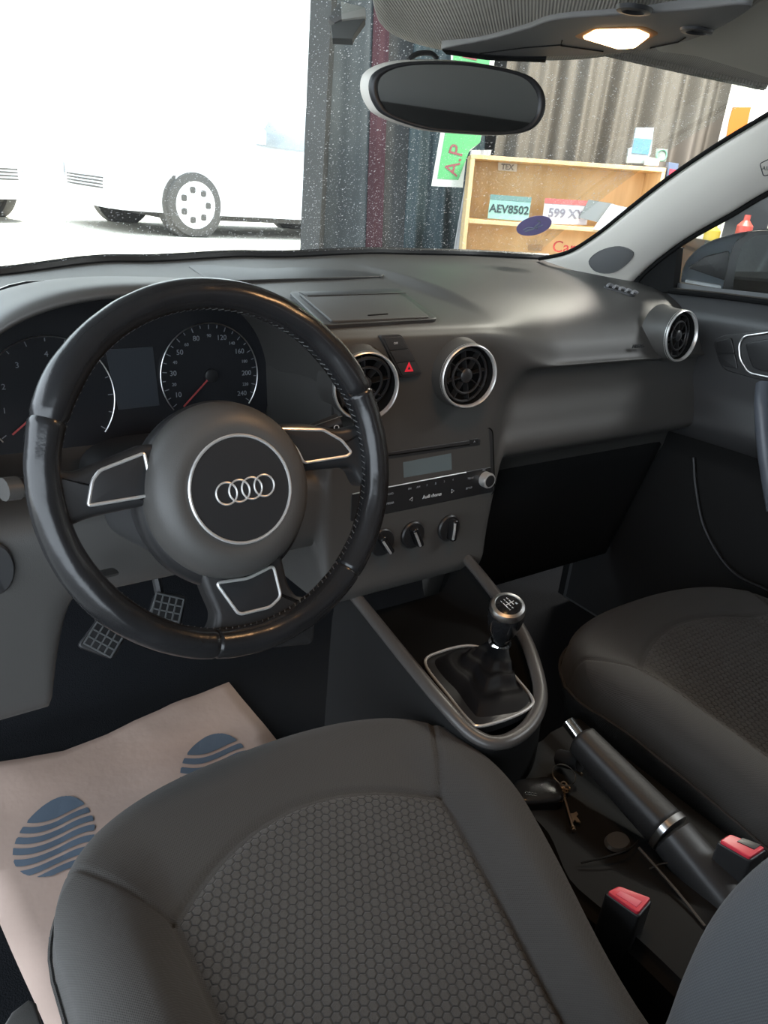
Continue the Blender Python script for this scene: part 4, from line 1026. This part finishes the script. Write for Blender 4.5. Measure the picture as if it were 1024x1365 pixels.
# the bowl bulges forward, away from the driver
vs = [((a-cxm)*s+cxm, (b-cym)*s+cym, z*1.2) for s, z in loops for a, b in l]; k = len(l)
m.add(vs, [(j*k+i, j*k+(i+1) % k, (j+1)*k+(i+1) % k, (j+1)*k+i) for j in range(4) for i in range(k)]+[tuple(range(4*k, 5*k))]); m.build('mirror_cover', PAINT, dm, ang=180)
fq = E_((962, 394), (970, 350), (980, 322), (1000, 308), (1040, 306), (1040, 402))
m = MB(FDM); m.prism(rpoly(fq, .008), -.004, .006, bev=.003); m.build('mirror_frame', HARD, dm)
gq = E_((976, 390), (982, 350), (990, 325), (1006, 314), (1040, 312), (1040, 398))
m = MB(FDM); m.prism(rpoly(gq, .008), .004, .0075); m.build('mirror_glass', mat('outside_mirror_glass', (.6, .62, .62), .02, metal=1), dm)
bq = E_((917, 357), (940, 342), (973, 334), (971, 352), (967, 374))
m = MB(FDM); m.prism(rpoly(bq, .006), -.02, .004, bev=.002); m.build('cover_insert', HARD, dm)
lq = E_((914, 372), (962, 380), (960, 394), (912, 390))
m = MB(FDM); m.prism(rpoly(lq, .005), -.02, .007, bev=.003); m.build('lower_cover', mat('mirror_lower_grey', (.5, .54, .57), .3, coat=.5), dm)
# rear of the cabin so that the mirror sees a car behind
m = MB(); m.box(-.75, .75, -1.95, -1.9, 0, 1.15); struct(m.build('wall_rear', mat('rear_trim', (.32, .31, .29), .7)))
rs = thing('rear_bench', 'dark rear bench seat behind the front seats', 'car seat', (0, -1.3, 0))
m = MB(); m.prism(rrect(1.25, .5, .06, 0, -1.35), .0, .36, bev=.04); m.build('bench_cushion', FABRIC, rs)
m = MB(frame((0, -1.62, .62), (1, 0, 0), (0, -.25, 1))); m.prism(rrect(1.25, .62, .08), -.07, .07, bev=.04); m.build('bench_backrest', FABRIC, rs)
m = MB(); m.box(.74, .80, -1.9, -.75, .0, 1.10); struct(m.build('wall_right', BLACK))
# ================================================================ garage and street
def Gp(u, w, z): p = Vector((CP.x, CP.y, 0))+GR*u+GH*w; p.z = z; return p
def gbox(m, u0, u1, w0, w1, z0, z1):
    vs = [Gp(u, w, z) for u in (u0, u1) for w in (w0, w1) for z in (z0, z1)]
    return m.add(vs, [(0, 1, 3, 2), (4, 6, 7, 5), (0, 4, 5, 1), (2, 3, 7, 6), (0, 2, 6, 4), (1, 5, 7, 3)])
def gu(px, w, py=200):
    p = G(px, py, w); return (p-CP).dot(GR)
WALLD = mat('dark_garage_wall', (.085, .09, .095), .9, var=.35, vscale=3)
uo = gu(410, 5.0)
m = MB(); gbox(m, uo, 8, 5.3, 5.45, -.4, 3.0); struct(m.build('wall_back', WALLD))
m = MB(); gbox(m, uo-.02, uo+.1, 5.0, 5.3, -.4, 3.0); struct(m.build('trim_2', WALLD))
m = MB(); gbox(m, 5.2, 5.3, -3, 5.3, -.4, 3.0); struct(m.build('wall_side', mat('pale_garage_wall', (.5, .5, .48), .9)))
m = MB(); gbox(m, -3.2, 5.3, -4, 5.4, 2.95, 3.05); struct(m.build('ceiling_garage', WALLD))
m = MB(); gbox(m, -9, 5.3, -4, 5.4, -.42, -.36); struct(m.build('floor_garage', mat('concrete', (.28, .27, .25), .8, var=.2)))
# street ground, a little higher than the garage floor
STR = mat('sunlit_paving', (.62, .58, .50), .9, var=.1, vscale=2)
m = MB(); 
m.grid(lambda u, v: Gp(lerp(-30, uo-.02, u), lerp(2.2, 50, v**2), -.33+.57*sm(3, 6, lerp(2.2, 50, v**2))), 30, 80); st = m.build('floor_street', STR, ang=180); struct(st)
# pieces hanging in front of the dark wall
def cloth(px0, px1, py0, py1, w, name, m_, lab, cat, amp=.01, k=14, lean=0, th=.004):
    pa, pb, pc2, pd = G(px0[0], py0, w), G(px1[0], py0, w), G(px0[1], py1, w), G(px1[1], py1, w)
    m = MB()
    def f(u, v):
        p = pa.lerp(pb, u).lerp(pc2.lerp(pd, u), v); return p-GH*(amp*math.sin(u*k)+amp*.4*math.sin(u*k*2.3+1+v))
    m.grid(f, 60, 6); o = m.build(name, m_, ang=180, solid=th); tag(o, lab, cat); return o
cloth((556, 536), (660, 636), -40, 372, 5.22, 'dark_tarp', mat('teal_black_tarp', (.035, .06, .075), .7), 'dark teal tarp hanging behind the green banner', 'tarp', .03, 16)
cloth((500, 486), (522, 508), -40, 372, 5.25, 'red_strap', mat('faded_red_fabric', (.085, .035, .05), .8), 'faded red strip hanging on the dark garage wall', 'strap', .004, 6)
cloth((420, 416), (500, 486), -40, 372, 5.27, 'grey_sheet', mat('dusty_grey_sheet', (.13, .15, .165), .9, var=.25, vscale=5), 'dusty grey sheet hanging by the garage opening', 'sheet', .008, 9)
cloth((628, 598), (655, 622), 200, 372, 5.02, 'white_cloth', mat('white_cloth', (.5, .5, .52), .9), 'whitish cloth hanging left of the wooden shelf', 'cloth', .012, 9)
# green banner with red letters
GB = mat('green_banner', (.13, .50, .20), .7); WB = mat('white_edge', (.75, .78, .75), .8)
wb = 4.7
pa = [(600, 40), (664, 50), (655, 110), (640, 190), (622, 205), (617, 250), (575, 248), (590, 160), (602, 95)]
F = frame(G(610, 170, wb), GR, (0, 0, 1))
t = thing('green_banner', 'green and white hanging banner with red letters behind the mirror', 'banner', G(610, 170, wb))
l = [onp(*p, F) for p in pa]; m = MB(F); m.prism(l, 0, .012); m.build('white_border', WB, t)
pa = [(607, 44), (656, 52), (640, 190), (626, 200), (611, 240), (583, 238), (598, 150)]
l = [onp(*p, F) for p in pa]; m = MB(F); m.prism(l, .012, .015); m.build('green_field', GB, t)
RL = mat('banner_letter_red', (.35, .10, .12), .8)
for s, p, r in (('A.P', (606, 214), 1.42), ('L', (628, 74), 1.45)):
    a, b = onp(*p, F); text(s, .115, offs(F, a, b, .017) @ Matrix.Rotation(r, 4, 'Z'), RL, t, 'banner_letters')
# pleated curtain
CU = mat('taupe_curtain', (.17, .157, .14), .85)
m = MB(); u0c, u1c = gu(662, 5.15), gu(962, 5.15)
def cur(u, v):
    x = lerp(u0c, u1c, u); z = lerp(2.7, -.2, v)
    a = .05*math.sin(x*26+1.2*math.sin(x*4))+.025*math.sin(x*57+2)+.02*math.sin(x*11+v*2)
    p = Gp(x+.03*v*math.sin(x*9), 5.12+a, z); return p
m.grid(cur, 420, 12); tag(m.build('curtain', CU, ang=180, solid=.003), 'taupe pleated curtain hanging behind the wooden shelf', 'curtain')
m = MB(); u0d, u1d = gu(955, 5.0), gu(992, 5.0)
m.grid(lambda u, v: Gp(lerp(u0d, u1d, u)+.0, 5.0+.02*math.sin(u*15), lerp(2.7, -.2, v)), 60, 6); tag(m.build('sheer_curtain', mat('pale_curtain', (.7, .72, .68), .85), ang=180, solid=.003), 'pale narrow curtain at the right of the pleated curtain', 'curtain')
# bright opening on the far right and orange notice
m = MB(); F = frame(G(1010, 130, 5.05), GR, (0, 0, 1)); l = [onp(*p, F) for p in ((985, 60), (1080, 75), (1060, 260), (965, 230))]; m = MB(F); m.prism(l, -.01, .0); struct(m.build('window_3', mat('bright_pane', (.9, .9, .88), .6, emit=(1, .98, .93), es=2.2)))
F = frame(G(985, 160, 4.9), GR, (0, 0, 1)); l = [onp(*p, F) for p in ((977, 143), (1001, 143), (996, 166), (985, 176), (968, 186), (972, 160))]
m = MB(F); m.prism(l, -.004, .004); tag(m.build('orange_folder', mat('orange_card', (.50, .13, .01), .6)), 'orange folder hanging by the bright window at upper right', 'folder')
# bookcase
WOOD = mat('pale_beech', (.62, .42, .24), .55); nt = WOOD.node_tree
N = nt.nodes; Lk = nt.links
tcn = N.new('ShaderNodeTexCoord'); mp = N.new('ShaderNodeMapping'); mp.inputs['Scale'].default_value = (9, 9, .8); no = N.new('ShaderNodeTexNoise'); no.inputs['Scale'].default_value = 1.6; no.inputs['Detail'].default_value = 5
rmp = N.new('ShaderNodeMix'); rmp.data_type = 'RGBA'; rmp.inputs[6].default_value = (.60, .37, .15, 1); rmp.inputs[7].default_value = (.97, .76, .45, 1)
Lk.new(tcn.outputs['Object'], mp.inputs[0]); Lk.new(mp.outputs[0], no.inputs['Vector']); Lk.new(no.outputs['Fac'], rmp.inputs[0]); Lk.new(rmp.outputs[2], N['Principled BSDF'].inputs['Base Color'])
FS_ = frame(G(636, 206, 4.6), G(889, 224, 4.6)-G(636, 206, 4.6), (0, 0, 1))
SW = (G(889, 224, 4.6)-G(636, 206, 4.6)).length
Y1 = onp(628, 292, FS_)[1]
bk = thing('bookcase', 'low pale wooden bookcase standing before the pleated curtain', 'bookcase', G(760, 400, 4.6))
def bx(nm, *a): m = MB(FS_); m.box(*a); return m.build(nm, WOOD, bk, bevel=.003, smooth=False)
bx('top_board', -.03, SW, -.022, .0, -.33, 0); bx('side_board', -.03, -.008, -1.4, -.022, -.33, 0); bx('side_board', SW-.022, SW, -1.4, -.022, -.33, 0)
bx('back_board', -.008, SW-.022, -1.4, -.022, -.33, -.318); bx('shelf_board', -.008, SW-.022, Y1-.022, Y1, -.318, -.002); bx('shelf_board', -.008, SW-.022, Y1-.46, Y1-.438, -.318, -.002)
def plate(pts, dz, col, txt, tcol, lab, ts, top=None, name='licence_plate', cat='licence plate'):
    F = offs(FS_, 0, 0, dz); l = [onp(*p, F) for p in pts]; c = (sum(a for a, b in l)/4, sum(b for a, b in l)/4)
    t = thing(name, lab, cat, F @ Vector((c[0], l[3][1], 0)))
    m = MB(F); m.prism(l, -.004, 0); m.build('plate_face', mat(name+'_face'+txt, col, .5), t)
    a = math.atan2(l[1][1]-l[0][1], l[1][0]-l[0][0])
    if txt: text(txt, ts, offs(F, c[0], c[1]-.01, .002) @ Matrix.Rotation(a, 4, 'Z'), mat('plate_ink'+txt, tcol, .6), t, 'plate_number', bold=.0015)
    if top:
        q = [l[0], l[1], tuple(lerp(l[1][i], l[2][i], .2) for i in (0, 1)), tuple(lerp(l[0][i], l[3][i], .2) for i in (0, 1))]
        m = MB(F); m.prism(q, 0, .002); m.build('plate_band', mat('plate_band'+txt, top, .5), t)
    return t
plate([(654, 259), (709, 263), (704, 295), (650, 291)], -.06, (.30, .55, .52), 'AEV8502', (.03, .06, .07), 'pale turquoise number plate reading AEV8502 on the wooden shelf', .06, (.16, .3, .3))
plate([(727, 264), (788, 268), (782, 300), (722, 298)], -.06, (.55, .56, .62), '599 XY', (.22, .22, .28), 'whitish number plate with a red top band on the shelf, middle', .065, (.6, .15, .15))
plate([(785, 266), (820, 272), (800, 297), (772, 290)], -.02, (.20, .23, .24), '', (0, 0, 0), 'dark grey card in a white frame leaning on the shelf', .05, None, 'framed_card', 'card')
plate([(815, 272), (842, 278), (822, 308), (790, 306)], .012, (.65, .72, .75), '', (0, 0, 0), 'pale blue leaflet leaning at the right end of the shelf', .05, None, 'leaflet', 'leaflet')
plate([(664, 212), (690, 214), (689, 229), (664, 227)], -.30, (.85, .85, .8), 'TEX', (.3, .3, .3), 'small white card with blue top in the upper shelf compartment', .04, (.05, .15, .3), 'small_card', 'card')
t = plate([(704, 326), (724, 327), (722, 335), (704, 334)], -.30, (.5, .35, .2), '', (0, 0, 0), 'small dark scribbled mark low in the bookcase', .05, None, 'script_badge', 'badge')
F = offs(FS_, 0, 0, -.05); c = onp(752, 330, F)
rb = thing('red_lettering', 'red script letters standing low in the bookcase', 'sign', F @ Vector((c[0], c[1]-.03, 0))); text('Car', .09, offs(F, c[0], c[1], 0), mat('red_script', (.5, .06, .05), .5), rb, 'letters', ext=.004)
# brochure stand and badges on top
def topbox(pts, dz, col, lab, name, cat, th=.02):
    F = offs(FS_, 0, 0, dz); l = [onp(*p, F) for p in pts]; t = thing(name, lab, cat, F @ Vector((l[-1][0], l[-1][1], 0)))
    m = MB(F); m.prism(l, -th, 0, bev=.002); b = m.build('body', mat(name+'_col', col, .35), t); return t, F, l
t, F, l = topbox([(848, 170), (872, 170), (868, 205), (860, 218), (835, 217), (838, 198), (843, 196)], -.10, (.36, .44, .50), 'clear holder of blue brochures standing on the bookcase', 'brochure_holder', 'brochure holder')
q = [onp(*p, F) for p in ((846, 184), (869, 186), (864, 206), (842, 204))]; m = MB(F); m.prism(q, 0, .004); m.build('brochure', mat('brochure_blue', (.12, .28, .42), .5), t)
t, F, l = topbox([(875, 198), (891, 199), (888, 216), (872, 215)], -.14, (.28, .32, .30), 'grey card with a green ring emblem on the bookcase', 'emblem_card', 'card', .006)
c = onp(882, 207, F); m = MB(offs(F, *c, .003)); m.tube(ring(.028, 32), .004, 6, closed=True); m.build('green_ring', mat('emblem_green', (.2, .55, .35), .5), t)
t, F, l = topbox([(862, 209), (880, 212), (878, 221), (860, 220)], -.06, (.75, .78, .75), 'small white box with a green mark on the bookcase', 'small_box', 'box', .03)
t, F, l = topbox([(892, 216), (905, 218), (902, 240), (889, 240)], .02, (.12, .16, .25), 'dark box with blue and red print at the right of the bookcase', 'printed_box', 'box', .05)
q = [onp(*p, F) for p in ((893, 225), (905, 227), (903, 234), (891, 238))]; m = MB(F); m.prism(q, 0, .004); m.build('red_print', RED, t)
# shelving with bottles seen through the side window
sw = thing('metal_rack', 'cluttered dark rack of bottles seen through the side window', 'rack', G(1000, 400, 3.9))
FQ = frame(G(980, 330, 3.9), GR, (0, 0, 1))
for y in (-.02, -.32, -.62): 
    m = MB(FQ); m.box(-.15, 1.3, y-.02, y, -.3, 0); m.build('rack_shelf', HARD, sw)
for x in (-.15, 1.28): m = MB(FQ); m.box(x, x+.03, -1.2, .02, -.3, 0); m.build('rack_post', HARD, sw)
cols = [(.6, .45, .05), (.55, .08, .06), (.6, .6, .58), (.1, .2, .45), (.65, .3, .05), (.12, .4, .2), (.7, .7, .7), (.5, .05, .1)]
nm = ['yellow', 'red', 'white', 'blue', 'orange', 'green', 'silver', 'crimson']
k = 0
for yy in (-.02,):
    for x in range(4):
        xx = -.08+x*.15; h = .12+.05*((x*7+int(yy*10)) % 3)
        m = MB(offs(FQ, xx, yy, -.12) @ Matrix.Rotation(-PI/2, 4, 'X')); m.lathe([(.038, 0), (.038, h*.7), (.015, h*.85), (.015, h)], 16)
        b = m.build('bottle', mat('bottle_%d' % k, cols[(x+(3 if yy < -.1 else 0)) % 8], .4)); row = 'upper' if yy > -.1 else 'middle'
        tag(b, '%s plastic bottle on the rack seen through the side window' % nm[x], 'bottle', 'bottles on the metal rack'); k += 1
# ---------------------------------------------------------------- white hatchback outside
CW = mat('white_car_paint', (.80, .80, .80), .35, coat=.3); GLS = mat('car_glass', (.35, .38, .4), .1); TY = mat('tyre', (.10, .095, .09), .8)
def hatch(name, lab, M, trace=True):
    t = thing(name, lab, 'car', M=M)
    # local: x forward, y left, z up, ground z=0; length 3.95
    st_x = [-1.95, -1.9, -1.7, -1.3, -.6, .1, .55, .95, 1.4, 1.75, 1.93, 1.98]
    hood_ = [.55, .85, 1.05, 1.42, 1.48, 1.46, 1.30, 1.02, .95, .82, .68, .50]
    wid = [.70, .76, .82, .85, .86, .86, .86, .86, .84, .78, .66, .5]
    roofw = [.65, .60, .58, .58, .60, .60, .62, .72, .74, .70, .6, .45]
    def f(u, v):
        x = lerp(-1.95, 1.98, u); h = interp(st_x, hood_, x, False); w = interp(st_x, wid, x, False); rw = interp(st_x, roofw, x, False)
        th = PI*v; c, s = math.cos(th), math.sin(th)
        prof = [(1, .22), (1.0, .5), (.985, .88), (rw/w if h > 1.0 else .97, max(.9, h-.08) if h > 1 else h-.08), (rw/w*.8, h), (0, h+.015)]
        k = (1-abs(2*v-1))*5; i = min(4, int(k)); tt = k-i
        a = lerp(prof[i][0], prof[i+1][0], tt)*w*(1 if v < .5 else -1); z = min(lerp(prof[i][1], prof[i+1][1], tt), h+.02)
        # wheel arches
        for wx in (-1.22, 1.22):
            d2 = math.hypot(x-wx, z-.31)
        return (x, a, z)
    m = MB(M); m.grid(f, 160, 60); m.f += [tuple(j*161 for j in range(61)), tuple(j*161+160 for j in range(61))[::-1]]; m.build('body', CW, t, ang=50)
    m = MB(M); m.box(-1.7, 1.5, -.70, .70, .16, .26); m.build('underbody', TY, t)
    for wx in (-1.22, 1.22):
        for s in (-1, 1):
            Fw = M @ frame((wx, s*.80, .31), (1, 0, 0), (0, 0, 1) if s < 0 else (0, 0, -1)) if s < 0 else M @ frame((wx, s*.80, .31), (-1, 0, 0), (0, 0, 1))
            m = MB(Fw); m.lathe([(.345, -.10), (.345, .03), (.33, .034), (.001, .034)], 56); m.build('wheel_arch', TY, t)
            Fw = Fw @ Matrix.Translation((0, 0, .04))
            m = MB(Fw); m.lathe([(.20, -.16), (.30, -.15), (.315, -.10), (.315, -.02), (.30, .02), (.225, .03)], 40, cap1=False); wl = m.build('wheel', TY, t)
            m = MB(Fw); m.lathe([(.225, .03), (.215, .015), (.06, .03), (.001, .035)], 40, cap0=False); m.build('wheel_cover', CW, wl)
            m = MB(Fw)
            for k in range(7):
                a = 2*PI*k/7; m.prism(rrect(.055, .06, .02, .145*math.cos(a), .145*math.sin(a)), .02, .034)
            m.build('cover_hole', TY, wl)
    for s in (-1, 1):
        m = MB(M); m.add([(.50, s*.865, .93), (-.25, s*.868, .93), (-.25, s*.70, 1.36), (.12, s*.70, 1.36)], [(0, 1, 2, 3)]); m.build('side_window', GLS, t, solid=.01)
        m = MB(M @ Matrix.Translation((.55, s*.98, 1.0))); m.prism(rrect(.10, .18, .05), -.06, .07, bev=.02); m.build('wing_mirror', CW, t)
        m = MB(M); m.prism(rpoly([(1.45, .80), (1.72, .72), (1.88, .62), (1.60, .66)], .04), 0, .01, F=frame((0, s*.80, 0), (1, -.35*s, 0), (0, 0, 1))); m.build('headlamp', GLS, t)
    for i in range(4):
        m = MB(M); m.tube(cr([(1.99-.03*abs(y), y, .40+i*.03) for y in (-.42, -.2, 0, .2, .42)]), .008, 6); m.build('grille_bar', TY, t)
    for y in (-.50, 0, .50):
        m = MB(M @ Matrix.Translation((1.93-.10*(abs(y) > .1), y, .25))); m.prism(rrect(.06, .16 if y else .40, .025), .05, .10); m.build('bumper_intake', TY, t)
    return t
wl = G(257, 316, 8.2); z0 = wl.z
# direction of the car: nose to the left and towards the viewer
a_h = math.radians(226)
hd = (GR*math.cos(a_h)+GH*math.sin(a_h)).normalized(); lf = Vector((0, 0, 1)).cross(hd)
side = -1 if (lf.dot(CP-wl) < 0) else 1
org = wl-hd*1.22-lf*(side*.80); org.z = .24
hatch('white_hatchback', 'white hatchback parked in strong sun outside, wheel and grille visible', Matrix(((hd.x, lf.x, 0, org.x), (hd.y, lf.y, 0, org.y), (0, 0, 1, org.z), (0, 0, 0, 1))))
o2 = G(-62, 330, 7.6); o2.z = .24; h2 = -hd
h2 = (GR*.95-GH*.3).normalized(); l2 = Vector((0, 0, 1)).cross(h2); o2 = o2-h2*1.5
hatch('white_car', 'white car at the far left edge, mostly cut off by the frame', Matrix(((h2.x, l2.x, 0, o2.x), (h2.y, l2.y, 0, o2.y), (0, 0, 1, o2.z), (0, 0, 0, 1))))
# pale building across the street
m = MB(); gbox(m, -30, 20, 24, 24.5, -.5, 9); struct(m.build('wall_street', mat('white_render', (.85, .85, .83), .9)))
# ================================================================ light
wd = bpy.data.worlds.new('World'); sc.world = wd; wd.use_nodes = True
bg = wd.node_tree.nodes['Background']; bg.inputs[0].default_value = (.80, .90, 1.0, 1); bg.inputs[1].default_value = 5.0
def light(kind, name, loc, energy, col, size=1, target=None, sizey=None):
    l = bpy.data.lights.new(name, kind); l.energy = energy; l.color = col
    if kind == 'AREA':
        l.size = size
        if sizey: l.shape = 'RECTANGLE'; l.size_y = sizey
    if kind == 'SUN': l.angle = math.radians(.6)
    o = bpy.data.objects.new(name, l); C.objects.link(o); o.location = loc
    if target is not None: o.rotation_euler = (Vector(target)-Vector(loc)).to_track_quat('-Z', 'Y').to_euler()
    return o
sd_ = (GH*-.42-GR*.30+Vector((0, 0, -.87)))   # sun comes from the street side, steep
light('SUN', 'sun', (0, 0, 8), 10.0, (1, .95, .86), target=Vector((0, 0, 8))+sd_)
# fill light added out of view to brighten the shelf
lp = thing('added_ceiling_light', 'added ceiling light out of view above the bookcase', 'lamp', Gp(1.6, 3.6, 2.8))
m = MB(); gbox(m, 1.0, 2.2, 3.3, 3.9, 2.88, 2.94); m.build('added_light_body', mat('lamp_white', (.9, .9, .9), .5), lp)
light('AREA', 'shelf_fill_light', Gp(1.6, 3.6, 2.85), 260, (1, .93, .82), 1.1, target=Gp(1.9, 4.3, 0), sizey=.5)
lp2 = thing('added_ceiling_light', 'added ceiling light out of view above the passenger side of the car', 'lamp', Gp(3.2, 1.6, 2.8))  # second unseen light, added to brighten the door mirror
m = MB(); gbox(m, 2.6, 3.8, 1.3, 1.9, 2.88, 2.94); m.build('added_light_body', mat('lamp_white_side', (.9, .9, .9), .5), lp2)
light('AREA', 'side_fill_light', Gp(3.2, 1.6, 2.85), 70, (.95, .97, 1), 1.1, target=Gp(2.6, 1.6, 0), sizey=.5)
# reading lamp of the car
lc_ = U(822, 46, 'z', OZ-.03); light('AREA', 'reading_lamp', lc_, .75, (1, .55, .25), .07, target=lc_+Vector((-.25, -.02, -1)))
sc.view_settings.view_transform = 'Standard'; sc.view_settings.look = 'None'; sc.view_settings.exposure = 0; sc.view_settings.gamma = 1
sc.view_settings.use_curve_mapping = False
sc.cycles.transparent_max_bounces = 12
